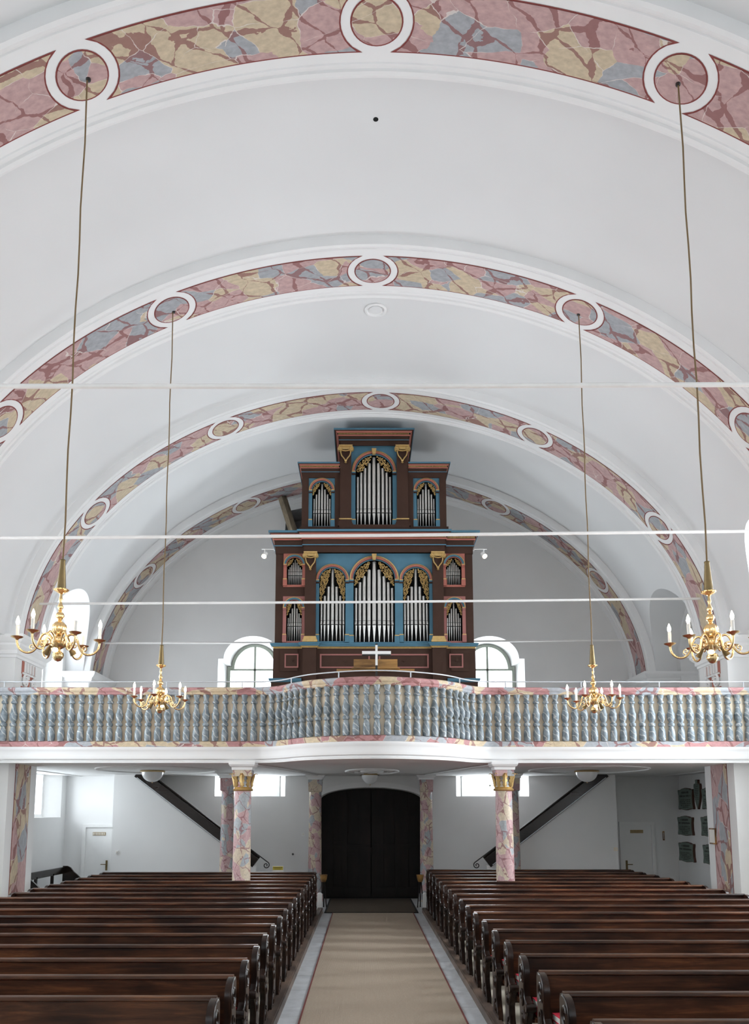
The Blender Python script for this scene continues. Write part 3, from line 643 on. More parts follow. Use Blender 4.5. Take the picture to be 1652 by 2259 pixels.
# stucco relief on the underside
mb = MB(); mb.tube([(0.62 * math.cos(2 * PI * i / 40), 19.3 + 1.2 * math.sin(2 * PI * i / 40), 3.215) for i in range(40)], 0.025, 6, closed=True)
mb.tube([(0.25 * math.cos(2 * PI * i / 24), 19.3 + 0.45 * math.sin(2 * PI * i / 24), 3.215) for i in range(24)], 0.03, 6, closed=True)
for q in range(8):
    t = 2 * PI * q / 8; sp = spiral(0.43 * math.cos(t), 19.3 + 0.8 * math.sin(t), 0.12, t, 1.5, 1, 16); mb.tube([(p[0], p[1], 3.215) for p in sp], 0.018, 5)
mb.build('stucco_rose', STUCCO, gal, smooth=50)
for s in (-1, 1):
    mb = MB(); mb.tube([(s * 2.55, 16.05, 3.215), (s * 2.0, 18.2, 3.215), (s * 1.4, 21.1, 3.215)], 0.03, 6); mb.build('stucco_rib', STUCCO, gal)
    mb = MB()
    mb.tube([(s * (4.9 + 1.3 * math.cos(2 * PI * i / 32)), 18.6 + 1.6 * math.sin(2 * PI * i / 32), 3.217) for i in range(32)], 0.022, 6, closed=True); mb.build('stucco_ring', STUCCO, gal)

bal = thing('balustrade', 'curved gallery balustrade with grey marbled balusters and pink ochre marbled rails', 'balustrade')
mb = MB(); mb.sweep(GPATH, [(-0.02, 3.505), (0.05, 3.505), (0.055, 3.60), (0.03, 3.615), (-0.02, 3.615)], GN); mb.build('bottom_rail', MARBLE_R, bal, smooth=35)
mb = MB(); mb.sweep(GPATH, [(-0.14, 4.50), (0.04, 4.505), (0.06, 4.53), (0.055, 4.555), (0.075, 4.575), (0.085, 4.615), (0.075, 4.645), (0.05, 4.66), (-0.14, 4.66)], GN); mb.build('top_rail', MARBLE_R, bal, smooth=35)
mb = MB(); mb.sweep(GPATH, [(-0.10, 3.505), (-0.035, 3.505), (-0.035, 4.51), (-0.10, 4.51)], GN); mb.build('backing_panel', CREAM, bal, smooth=35)
BALP = [(0.058, 0.0), (0.064, 0.03), (0.068, 0.10), (0.064, 0.18), (0.044, 0.265), (0.040, 0.28), (0.060, 0.295), (0.065, 0.32), (0.060, 0.345), (0.040, 0.36), (0.042, 0.375), (0.062, 0.41), (0.072, 0.455), (0.070, 0.50), (0.074, 0.508), (0.074, 0.525), (0.058, 0.56), (0.042, 0.64), (0.034, 0.71), (0.036, 0.72), (0.058, 0.735), (0.060, 0.765), (0.040, 0.785), (0.044, 0.82), (0.060, 0.86), (0.064, 0.90)]
mb = MB(); mb.lathe(BALP, 14); BME = mb.mesh('baluster', GREYMARBLE, 40)
acc = 0.0; nxt = 0.06
for i in range(1, len(GPATH)):
    a, b = GPATH[i - 1], GPATH[i]; l = math.dist(a, b)
    while nxt <= acc + l:
        t = (nxt - acc) / l; x, y = a[0] + (b[0] - a[0]) * t, a[1] + (b[1] - a[1]) * t
        if abs(x) < 7.95: place('baluster', BME, bal, (x + GN[i][0] * 0.012, y + GN[i][1] * 0.012, 3.613), rz=random.random() * 6)
        nxt += 0.186
    acc += l
hr = place('handrail', None, bal); hr['label'] = 'thin pale metal handrail'
RP = [(p[0] - n[0] * 0.03, p[1] - n[1] * 0.03, 4.78) for p, n in zip(GPATH, GN)]
mb = MB(); mb.tube([q for q in RP if abs(q[0]) < 7.7], 0.012, 6); mb.build('rail', STEEL, hr, smooth=60)
for px in (-7.2, -5.62, -4.08, -2.6, -1.56, -0.66, 0.66, 1.6, 2.6, 4.05, 5.6, 7.25):
    i = min(range(len(RP)), key=lambda k: abs(RP[k][0] - px)); q = RP[i]
    mb = MB(); mb.tube([(q[0], q[1], 4.655), (q[0], q[1], 4.78)], 0.011, 6); mb.build('post', STEEL, hr)

# ------------------------------------------------------------------ columns
def leaf_mesh():
    mb = MB(); rows = []
    W = [0.018, 0.046, 0.026, 0.054, 0.030, 0.056, 0.034, 0.026, 0.0]; Hh = [0, 0.045, 0.085, 0.12, 0.16, 0.195, 0.235, 0.262, 0.245]; OUT = [0.0, 0.012, 0.018, 0.025, 0.034, 0.046, 0.066, 0.100, 0.125]
    for wv_, z, o_ in zip(W, Hh, OUT):
        rows.append([(k * wv_, -o_ - 0.030 * (1 - abs(k)) * (1 if z < 0.22 else 0.3), z) for k in (-1, -0.5, 0, 0.5, 1)])
    for i in range(len(rows) - 1): mb.loft(rows[i], rows[i + 1], False)
    rows2 = [[(p[0], p[1] + 0.014, p[2]) for p in r] for r in rows]
    for i in range(len(rows) - 1): mb.loft(rows2[i], rows2[i + 1], False)
    for e in (0, -1):
        for i in range(len(rows) - 1): mb.add([rows[i][e], rows[i + 1][e], rows2[i + 1][e], rows2[i][e]], [(0, 1, 2, 3)])
    return mb.mesh('acanthus_leaf', GOLD, 45)
LEAF = leaf_mesh()
def column(loc, label, gold, zt=3.2):
    c = thing('column', label, 'column', loc, 'gallery columns', 'structure')
    r0, r1 = (0.175, 0.158)
    zc0 = 2.66 if gold else 2.78
    mb = MB(); mb.lathe([(0.24, 0.0), (0.24, 0.10), (0.215, 0.12), (0.23, 0.15), (0.22, 0.18), (r0 + 0.005, 0.2), (r0, 0.24), (r0 - 0.003, 1.2), (r1 + 0.003, 2.3), (r1, zc0)], 28); mb.build('shaft', MARBLE_S, c, smooth=40)
    if gold:
        mb = MB(); mb.lathe([(r1, zc0), (0.185, zc0 + 0.005), (0.197, zc0 + 0.025), (0.185, zc0 + 0.045), (0.165, zc0 + 0.05), (0.175, zc0 + 0.062), (0.165, zc0 + 0.075), (0.155, zc0 + 0.076)], 28); mb.build('gold_ring', GOLD, c, smooth=50)
        mb = MB(); mb.lathe([(0.155, zc0 + 0.07), (0.15, zc0 + 0.2), (0.165, zc0 + 0.28)], 24); mb.build('capital_core', MARBLE_S, c, smooth=40)
        for k in range(8):
            t = 2 * PI * k / 8
            place('acanthus_leaf', LEAF, c, (0.15 * math.sin(t), -0.15 * math.cos(t), zc0 + 0.075), rz=t)
        mb = MB(); mb.box(-0.18, 0.18, -0.18, 0.18, zc0 + 0.28, 3.06); mb.build('impost_block', MARBLE_S, c)
        za = 3.06
    else:
        mb = MB(); cornice_box(mb, -0.15, 0.15, -0.15, 0.15, [(0.0, 2.78), (0.02, 2.80), (0.03, 3.10)]); mb.build('impost_block', MARBLE_S, c)
        za = 3.10
    mb = MB(); cornice_box(mb, -0.18, 0.18, -0.18, 0.18, [(0.0, za), (0.015, za), (0.02, za + 0.05), (0.05, za + 0.07), (0.07, za + 0.105), (0.07, zt + 0.015)]); mb.build('abacus', STUCCO, c)
    return c
column((-2.53, 15.86, 0), 'marbled front gallery column with gilded leaf capital, left of the aisle', True)
column((2.49, 15.78, 0), 'marbled front gallery column with gilded leaf capital, right of the aisle', True)
column((-1.46, 21.45, 0), 'plain marbled column at the left edge of the main door', False)
column((1.43, 21.45, 0), 'plain marbled column at the right edge of the main door', False)
column((-3.60, 20.6, 0), 'shaded marbled column behind the left gilded column', False)
column((3.52, 20.6, 0), 'shaded marbled column behind the right gilded column', False)

# ------------------------------------------------------------------ pews
PL = 4.56
def pew_meshes():
    M = {}
    h = PL / 2
    mb = MB(); mb.prism_x([(0.0, 0.30), (0.028, 0.30), (0.055, 0.86), (0.027, 0.86)], -h + 0.03, h - 0.03); M['back_panel'] = mb.mesh('back_panel', PEW)
    pr = [(0.004, 0.862), (-0.006, 0.868), (-0.007, 0.882), (0.002, 0.892), (0.045, 0.897), (0.062, 0.885), (0.062, 0.86), (0.055, 0.85)]
    mb = MB(); mb.prism_x(pr, -h - 0.015, h + 0.015); M['top_rail'] = mb.mesh('top_rail', PEW, 50)
    mb = MB(); mb.prism_x([(-0.35, 0.385), (-0.35, 0.415), (-0.335, 0.425), (0.0, 0.41), (0.0, 0.38)], -h + 0.03, h - 0.03); M['seat'] = mb.mesh('seat', PEW)
    mb = MB(); mb.prism_x([(0.03, 0.52), (0.16, 0.50), (0.16, 0.52), (0.03, 0.54)], -h + 0.03, h - 0.03); M['book_ledge'] = mb.mesh('book_ledge', PEW)
    # shaped end: front edge (towards -y) swells at the top, pinches at the arm knob and swells again below
    fr = [(-0.10, 0.0), (-0.30, 0.0), (-0.315, 0.06), (-0.29, 0.12), (-0.235, 0.22), (-0.225, 0.32), (-0.27, 0.40), (-0.325, 0.45), (-0.345, 0.485), (-0.335, 0.52), (-0.30, 0.535), (-0.245, 0.545), (-0.205, 0.575), (-0.195, 0.63), (-0.205, 0.71), (-0.205, 0.78), (-0.185, 0.83), (-0.145, 0.865), (-0.09, 0.885), (-0.02, 0.89), (0.05, 0.88)]
    bk = [(0.075, 0.84), (0.08, 0.70), (0.07, 0.50), (0.05, 0.30), (0.06, 0.12), (0.09, 0.0)]
    prof = fr + bk
    mb = MB(); mb.prism_x(prof, -0.024, 0.024); 
    M['pew_end'] = mb.mesh('pew_end', PEWEND, 40)
    # carved scrolls on the outer face (+x side)
    mb = MB()
    for cy, cz, r, a0, dr in ((-0.08, 0.76, 0.095, PI * 0.9, 1), (-0.07, 0.55, 0.075, -PI * 0.5, -1), (-0.24, 0.47, 0.06, PI * 0.5, 1), (-0.12, 0.36, 0.07, PI * 0.2, 1), (-0.17, 0.12, 0.075, PI * 0.4, -1)):
        sp = spiral(cy, cz, r, a0, 1.6, dr, 22); mb.tube([(0.024, p[0], p[1]) for p in sp], [0.016 - 0.007 * i / 22 for i in range(23)], 5)
    edge = [(p[0] * 0.93 - 0.001, p[1] * 0.985 + 0.003) for p in fr[2:20]]
    mb.tube([(0.024, p[0], p[1]) for p in edge], 0.010, 5)
    M['carving'] = mb.mesh('carving', PEWEND, 60)
    mb = MB(); mb.tube([(-0.045, -0.325, 0.50), (0.0, -0.325, 0.50), (0.045, -0.325, 0.50)], [0.034, 0.04, 0.034], 10); M['arm_knob'] = mb.mesh('arm_knob', PEWEND, 50)
    mb = MB(); mb.prism_x([(-0.12, 0.0), (-0.08, 0.0), (-0.08, 0.39), (-0.12, 0.39)], -0.02, 0.02); M['leg'] = mb.mesh('leg', PEWEND)
    return M
PM = pew_meshes()
def make_pew(loc, label, group, side):
    t = thing('church_pew', label, 'pew', loc, group)
    for k in ('back_panel', 'top_rail', 'seat', 'book_ledge'): place(k, PM[k], t)
    for e in (-1, 1):
        pe = place('pew_end', PM['pew_end'], t, (e * (PL / 2 + 0.006), 0, 0))
        cv = place('carving', PM['carving'], pe, None, 0, (e, 1, 1)); place('arm_knob', PM['arm_knob'], pe)
    for q in (-0.75, 0.75): place('leg', PM['leg'], t, (q, 0, 0))
    return t
ORD = ['first', 'second', 'third', 'fourth', 'fifth', 'sixth', 'seventh', 'eighth', 'ninth', 'tenth', 'eleventh', 'twelfth', 'thirteenth', 'fourteenth', 'fifteenth', 'sixteenth', 'seventeenth', 'eighteenth']
PZ = 0.085
LROWS = [5.90 + 0.7475 * k for k in range(17)]; RROWS = [5.25 + 0.79 * k for k in range(18)]
def soft_box(x0, x1, y0, y1, z0, z1, r=0.025):
    mb = MB(); L = [(y0 + r, z0), (y1 - r, z0), (y1, z0 + r), (y1, z1 - r), (y1 - r, z1), (y0 + r, z1), (y0, z1 - r), (y0, z0 + r)]
    mb.prism_x(L, x0, x1); return mb
mb = soft_box(-PL / 2 + 0.055, PL / 2 - 0.055, -0.33, -0.01, 0.0, 0.07, 0.03); CUSH = mb.mesh('seat_cushion', RED, 60)
mb = MB(); mb.box(-0.075, 0.075, -0.105, 0.105, 0.0, 0.004, 0); mb.box(-0.075, 0.075, -0.105, 0.105, 0.034, 0.038, 0); mb.box(-0.075, -0.071, -0.105, 0.105, 0.0, 0.038, 0); mb.box(-0.071, 0.071, -0.1, 0.1, 0.004, 0.034, 1)
for side, s, rows in (('left', -1, LROWS), ('right', 1, RROWS)):
    for k, y in enumerate(rows):
        which = 'last pew before the door' if k == len(rows) - 1 else '%s pew from the front' % ORD[k]
        make_pew((s * (1.24 + PL / 2), y, PZ), 'dark varnished wooden pew, %s on the %s of the aisle' % (which, side), 'pews %s of the aisle' % side, s)
        c = place('seat_cushion', CUSH, None, (s * (1.24 + PL / 2), y, PZ + 0.427)); tag(c, 'long red seat cushion on the %s, %s of the aisle' % (which, side), 'cushion', 'red pew cushions')
# hymn books leaning in pairs on the cushions, aisle end, right block
BMB = MB(); BMB.box(-0.009, 0.009, -0.07, 0.07, 0, 0.19, 0)
for k, nb in ((0, 1), (1, 2), (2, 2), (3, 1), (4, 2), (5, 2)):
    for q in range(nb):
        t = thing('hymn_book', ('%s red hymn book on the %s right-hand pew' % ('upper' if q else 'lower', ORD[k])) if nb == 2 else 'single red hymn book on the %s right-hand pew' % ORD[k], 'book', (1.24 + 0.135, RROWS[k] - 0.215, PZ + 0.498 + q * 0.052), 'hymn books on the cushions')
        t.rotation_euler = (0, 0, 0.05 + 0.06 * q)
        mb = MB(); mb.box(-0.08, 0.08, -0.11, 0.10, 0.0, 0.005); mb.box(-0.08, 0.08, -0.11, 0.10, 0.046, 0.051); mb.box(-0.08, 0.08, 0.096, 0.10, 0.0, 0.051); mb.build('cover', RED, t)
        mb = MB(); mb.box(-0.077, 0.077, -0.107, 0.096, 0.005, 0.046); mb.build('pages', PAPER, t)
# wall bench under the left window
wbn = thing('wall_bench', 'dark wooden bench with rounded end along the left wall under the gallery', 'bench', (-7.72, 0, 0))
mb = MB(); mb.prism_x([(18.3, 0.74), (20.95, 0.74), (20.95, 0.90), (18.3, 0.90)], -0.03, 0.03); mb.build('back_rail', STAIRW, wbn)
mb = MB(); mb.prism_x([(18.3, 0.38), (20.95, 0.38), (20.95, 0.43), (18.3, 0.43)], 0.0, 0.42); mb.build('seat', STAIRW, wbn)
for yy in (18.3, 20.95):
    L = [(-0.05, 0.0), (0.44, 0.0), (0.44, 0.50), (0.40, 0.62), (0.32, 0.70), (0.22, 0.78), (0.14, 0.88), (0.06, 0.92), (-0.05, 0.92)]
    mb = MB(); mb.panel([L], yy - 0.03, yy + 0.03); mb.build('bench_end', STAIRW, wbn)
for yy in (19.1, 20.1):
    mb = MB(); mb.box(-0.03, 0.03, yy - 0.03, yy + 0.03, 0.0, 0.78); mb.build('leg', STAIRW, wbn)

# ------------------------------------------------------------------ stairs to the gallery
for s, side in ((-1, 'left'), (1, 'right')):
    t = thing('gallery_stair', 'white gallery stair with black stringer rising along the back wall, %s side' % side, 'stair', (0, 0, 0))
    x0, z0, x1, z1 = s * 3.0, 1.02, s * 5.95, 3.22
    dx, dz = x1 - x0, z1 - z0; l = math.hypot(dx, dz); nx, nz = -dz / l * (1 if s > 0 else -1), abs(dx) / l
    def off(u, h): return (x0 + dx * u + nx * h, z0 + dz * u + nz * h)
    xe = -6.60 if s < 0 else 6.26; mb = MB(); mb.panel([[off(0.0, 0), off(1.0, 0), (xe, 3.21), (xe, 0.0), (x0, 0.0)]], 21.02, 21.12); mb.box(*sorted((xe, xe - s * 0.1)), 21.12, 21.94, 0.0, 3.21); mb.build('side_wall', PLASTER, t)
    mb = MB(); mb.panel([[off(-0.02, -0.12), off(1.02, -0.12), off(1.02, 0.13), off(-0.02, 0.13)]], 20.99, 21.14); st = mb.build('stringer', STAIRW, t)
    mb = MB(); a, b = off(-0.02, 0.16), off(1.02, 0.16); mb.tube([(a[0], 21.07, a[1]), (b[0], 21.07, b[1])], 0.028, 8); mb.build('bead', STAIRW, st)
    mb = MB(); a, b = off(0.0, -0.10), off(1.0, -0.10); mb.tube([(a[0], 20.98, a[1]), (b[0], 20.98, b[1])], 0.012, 6); mb.build('edge_strip', STEEL, st)  # pale strip painted in for the gloss highlight along the stringer
    a = off(-0.02, 0.2); e = (a[0] - s * 0.16, a[1] - 0.14)
    sp = spiral(e[0] + s * 0.02, e[1] - 0.07, 0.075, PI / 2, 1.3, 1 if s < 0 else -1, 24) if False else spiral(e[0] + s * 0.01, e[1] - 0.07, 0.085, PI * 0.72 if s > 0 else PI * 0.28, 1.35, 1 if s > 0 else -1, 24)
    mb = MB(); mb.tube([(off(0.12, 0.2)[0], 21.07, off(0.12, 0.2)[1])] + [(p[0], 21.07, p[1]) for p in sp], 0.014, 6); mb.build('scroll_rail', BLACKM, t, smooth=60)
    mb = MB(); mb.box(*sorted((x0 - s * 0.08, x0 + s * 0.04)), 21.0, 21.14, 0.0, 0.92); mb.build('newel', WHITE, t)
    for k in range(11):
        xa = x0 + dx * k / 11; xb = x0 + dx * (k + 1) / 11
        mb = MB(); mb.box(*sorted((xa, xb)), 21.12, 21.93, 0.0, 0.29 * (k + 1) * 0.96 + 0.1); mb.build('step', WHITE, t)

# ------------------------------------------------------------------ ceiling dome lamps under the gallery
for (x, y, r, lab) in ((-5.10, 19.0, 0.26, 'opal dome lamp with brass rim under the gallery, by the left stair'), (4.98, 19.0, 0.26, 'opal dome lamp with brass rim under the gallery, by the right stair'), (-0.04, 20.6, 0.22, 'opal dome lamp with brass rim above the main door')):
    t = thing('dome_lamp', lab, 'lamp', (x, y, 3.22), 'dome lamps under the gallery')
    mb = MB(); mb.lathe([(r * 0.9, 0.0), (r + 0.02, -0.005), (r + 0.03, -0.03), (r, -0.045), (r * 0.9, -0.04)], 28); mb.build('brass_rim', BRASS, t, smooth=50)
    mb = MB(); mb.lathe([(r * 0.95 * math.cos(PI / 2 * i / 8) + 0.0005, -0.04 - 0.23 * math.sin(PI / 2 * i / 8)) for i in range(9)], 28); mb.build('opal_bowl', OPAL, t, smooth=60)
    mb = MB(); mb.lathe([(0.012, -0.265), (0.015, -0.28), (0.001, -0.30)], 8); mb.build('finial', BRASS, t)

# ------------------------------------------------------------------ tie rods
for ai, lab, zl, zr in ((3, 'white iron tie rod highest in view, across the nearest arch', 6.74, 6.77), (4, 'white iron tie rod across the second arch, over the organ cornice', 6.55, 6.68), (5, 'white iron tie rod crossing the organ pipes', 6.61, 6.72), (6, 'grey tie rod along the back wall above the round windows', 6.67, 6.75)):
    yy = ARCH_Y[ai]
    mb = MB(); mb.tube([(-7.2, yy, zl - 0.005), (0, yy, (zl + zr) / 2 - 0.02), (7.1, yy, zr)], 0.027, 8); o = mb.build('tie_rod', RODM, smooth=60); tag(o, lab, 'tie rod', 'tie rods')

# ------------------------------------------------------------------ organ
OX, OY = 0.04, 18.0
org = thing('pipe_organ', 'tall brown and blue pipe organ with gilded carving on the gallery', 'organ', (OX, OY, 3.50))
def ob(mb, name, mats, parent=org, smooth=None):            # meshes are written in absolute z
    mb.v = [(p[0], p[1], p[2] - 3.50) for p in mb.v] if parent is org else mb.v
    return mb.build(name, mats, parent, smooth)
def ocornice(path, prof, mis, mats, name):
    Nn = []
    for i in range(len(path)):
        n = [0.0, 0.0]; seen = []
        for a, b in ((i - 1, i), (i, i + 1)):
            if a < 0 or b >= len(path): continue
            dx, dy = path[b][0] - path[a][0], path[b][1] - path[a][1]; l = math.hypot(dx, dy); v = (round(dy / l), round(-dx / l))
            if v not in seen: seen.append(v); n[0] += v[0]; n[1] += v[1]
        Nn.append(tuple(n))
    mb = MB(); mb.sweep(path, prof, Nn, mis=mis, caps=False); mb.poly([[(path[i][0] + Nn[i][0] * prof[-1][0], path[i][1] + Nn[i][1] * prof[-1][0]) for i in range(len(path))]], lambda p: (p[0], p[1], prof[-1][1]), mis[-1])
    return ob(mb, name, mats)
CM = [BROWN, BLUE, GOLD, SALMON, BLACK]
# carcasses (behind the fronts)
mb = MB(); mb.box(-2.24, 2.24, 0.40, 2.2, 3.50, 8.55); ob(mb, 'lower_carcass', BROWN)
mb = MB(); mb.box(-1.66, 1.66, 0.40, 1.9, 8.55, 10.1); mb.box(-0.78, 0.78, 0.40, 1.6, 10.1, 10.95); ob(mb, 'upper_carcass', BROWN)
mb = MB(); mb.box(-2.2, 2.2, 0.36, 0.39, 5.95, 8.2); mb.box(-1.6, 1.6, 0.36, 0.39, 8.7, 9.98); mb.box(-0.75, 0.75, 0.36, 0.39, 9.98, 10.68); ob(mb, 'dark_interior', BLACK)  # black sheets painted in for the shade behind the pipes
for s in (-1, 1):
    mb = MB(); mb.box(*sorted((s * 2.20, s * 2.24)), 0.02, 0.41, 5.9, 8.3); ob(mb, 'side_board', BROWN)
    mb = MB(); mb.box(*sorted((s * 1.62, s * 1.66)), 0.02, 0.41, 8.6, 10.0); mb.box(*sorted((s * 0.74, s * 0.78)), 0.02, 0.41, 10.0, 10.72); ob(mb, 'side_board', BROWN)
# opening list: (name, cx, half, zb, zs, outer r, pipes, z mouth, centre top, outer top, drop of the carving)
OPEN = []
HC = arch_loop(0, 0.47, 6.05, 7.49); HS = [arch_loop(q * 0.95, 0.30, 6.07, 7.476) for q in (-1, 1)]
mb = MB(); mb.panel([rect(-1.33, 1.33, 5.98, 8.11), HC] + HS, 0.0, 0.05); ob(mb, 'blue_field', BLUE)
for s in (-1, 1):
    h = [arch_loop(s * 1.81, 0.178, 7.37, 7.834, n=16), arch_loop(s * 1.81, 0.178, 6.07, 6.83, n=16)]
    mb = MB(); mb.panel([rect(*sorted((s * 1.54, s * 2.24)), 5.98, 8.11)] + h, 0.0, 0.05); ob(mb, 'brown_side_panel', BROWN)
    for (zb, zs, z0, z1, zi) in ((7.37, 7.834, 7.32, 8.105, 0), (6.07, 6.83, 6.02, 7.10, 1)):
        cx = s * 1.81
        fl_ = [arch_loop(cx, 0.178, zb, zs, n=16)]
        mb = MB(); mb.panel([rect(cx - 0.253, cx + 0.253, z0, z1)] + fl_, -0.022, 0.0); ob(mb, 'salmon_frame', SALMON if zi == 0 else PINK)
        OPEN.append(('side', cx, 0.178, zb, zs, 0.25, 9 if zi == 0 else 7, 7.62 if zi == 0 else 6.43, zs + 0.165, zs - (0.06 if zi == 0 else 0.20), zs - (0.02 if zi == 0 else 0.16), BLUE, SALMON if zi == 0 else PINK))
OPEN.append(('centre', 0, 0.47, 6.05, 7.49, 0.56, 9, 6.46, 7.95, 7.33, 7.36, SALMON, BLUE))
for q in (-1, 1): OPEN.append(('flank', q * 0.95, 0.30, 6.07, 7.476, 0.38, 7, 6.47, 7.78, 6.97, 6.95, SALMON, BLUE))
HT = arch_loop(0, 0.43, 8.76, 10.06)
mb = MB(); mb.panel([rect(-0.55, 0.55, 8.66, 10.70), HT], 0.0, 0.05); ob(mb, 'blue_field', BLUE)
OPEN.append(('tower', 0, 0.43, 8.76, 10.06, 0.515, 9, 9.11, 10.47, 9.99, 10.03, SALMON, BLUE))
for s in (-1, 1):
    cx = s * 1.205; h = arch_loop(cx, 0.223, 8.76, 9.611, n=18)
    mb = MB(); mb.panel([rect(*sorted((s * 0.70, s * 1.66)), 8.62, 10.03), rect(cx - 0.303, cx + 0.303, 8.74, 9.912)], -0.03, 0.05); ob(mb, 'brown_wing_frame', BROWN)
    mb = MB(); mb.panel([rect(cx - 0.31, cx + 0.31, 8.73, 9.92), h], 0.0, 0.05); ob(mb, 'blue_field', BLUE)
    OPEN.append(('wing', cx, 0.223, 8.76, 9.611, 0.295, 7, 9.10, 9.83, 9.46, 9.50, SALMON, BLUE))

def pipe_mesh(r, h_foot, h_body):
    mb = MB(); n = 14
    mb.lathe([(r * 0.16, 0), (r * 0.9, h_foot * 0.93), (r, h_foot), (r, h_foot + 0.012), (r * 1.0, h_foot + 0.07), (r, h_foot + h_body), (r * 0.86, h_foot + h_body), (r * 0.86, h_foot + h_body - 0.03)], n, mis=[0, 0, 1, 0, 0, 0, 1, 1])
    # raised mouth: flat upper lip; slot and shadow lines painted on in black
    ww = r * 0.72
    mb.box(-ww, ww, -r * 1.10, -r * 0.8, h_foot + 0.014, h_foot + 0.055, 0); mb.box(-ww * 0.95, ww * 0.95, -r * 1.06, -r * 0.8, h_foot - 0.002, h_foot + 0.014, 1)
    mb.box(-ww * 1.1, ww * 1.1, -r * 1.03, -r * 0.7, h_foot + 0.085 + r * 0.4, h_foot + 0.092 + r * 0.4, 1)
    return mb.mesh('organ_pipe', [TIN, BLACK], 35)
def pt_in(poly, x, z):
    c = False; j = len(poly) - 1
    for i in range(len(poly)):
        if (poly[i][1] > z) != (poly[j][1] > z) and x < (poly[j][0] - poly[i][0]) * (z - poly[i][1]) / (poly[j][1] - poly[i][1]) + poly[i][0]: c = not c
        j = i
    return c
def seg_d(p, a, b):
    dx, dz = b[0] - a[0], b[1] - a[1]; l2 = dx * dx + dz * dz
    t = 0 if l2 == 0 else max(0, min(1, ((p[0] - a[0]) * dx + (p[1] - a[1]) * dz) / l2))
    return math.hypot(p[0] - a[0] - t * dx, p[1] - a[1] - t * dz)
def carving_mesh(poly, rmax, rmin, seed):
    rnd = random.Random(seed); xs = [p[0] for p in poly]; zs = [p[1] for p in poly]
    cand = []
    while len(cand) < 420:
        p = (rnd.uniform(min(xs), max(xs)), rnd.uniform(min(zs), max(zs)))
        if pt_in(poly, *p): cand.append((p, min(seg_d(p, poly[i - 1], poly[i]) for i in range(len(poly)))))
    C = []
    for _ in range(44):
        best = None
        for p, d in cand:
            r = min([d] + [math.dist(p, c[0]) - c[1] * 0.95 for c in C] + [rmax])
            if best is None or r > best[1]: best = (p, r)
        if best[1] < rmin: break
        C.append(best)
    mb = MB()
    for i, (p, r) in enumerate(C):
        sp = spiral(p[0], p[1], r, rnd.random() * 6.28, 1.45, rnd.choice((-1, 1)), 16, 0.8)
        mb.tube([(q[0], -0.012 * (k / 16), q[1]) for k, q in enumerate(sp)], [max(0.006, r * 0.20) * (1 - 0.45 * k / 16) for k in range(17)], 5)
        t = rnd.random() * 6.28                             # a small leaf springing from the scroll
        a = (p[0] + r * 0.5 * math.cos(t), p[1] + r * 0.5 * math.sin(t)); b = (p[0] + r * 1.15 * math.cos(t + 0.4), p[1] + r * 1.15 * math.sin(t + 0.4))
        mb.tube([(a[0], 0, a[1]), ((a[0] + b[0]) / 2, -0.015, (a[1] + b[1]) / 2), (b[0], 0, b[1])], [r * 0.14, r * 0.36, r * 0.06], 5)
        if i > 0:                                           # stem to the nearest earlier scroll
            j = min(range(i), key=lambda q: math.dist(C[q][0], p)); c = C[j][0]
            mb.tube([(p[0] + (c[0] - p[0]) * u, 0.004, p[1] + (c[1] - p[1]) * u + 0.008 * math.sin(PI * u)) for u in (0, 0.33, 0.66, 1)], max(0.006, rmin * 0.22), 4)
    return mb
PIPE_CACHE = {}
CCACHE = {}
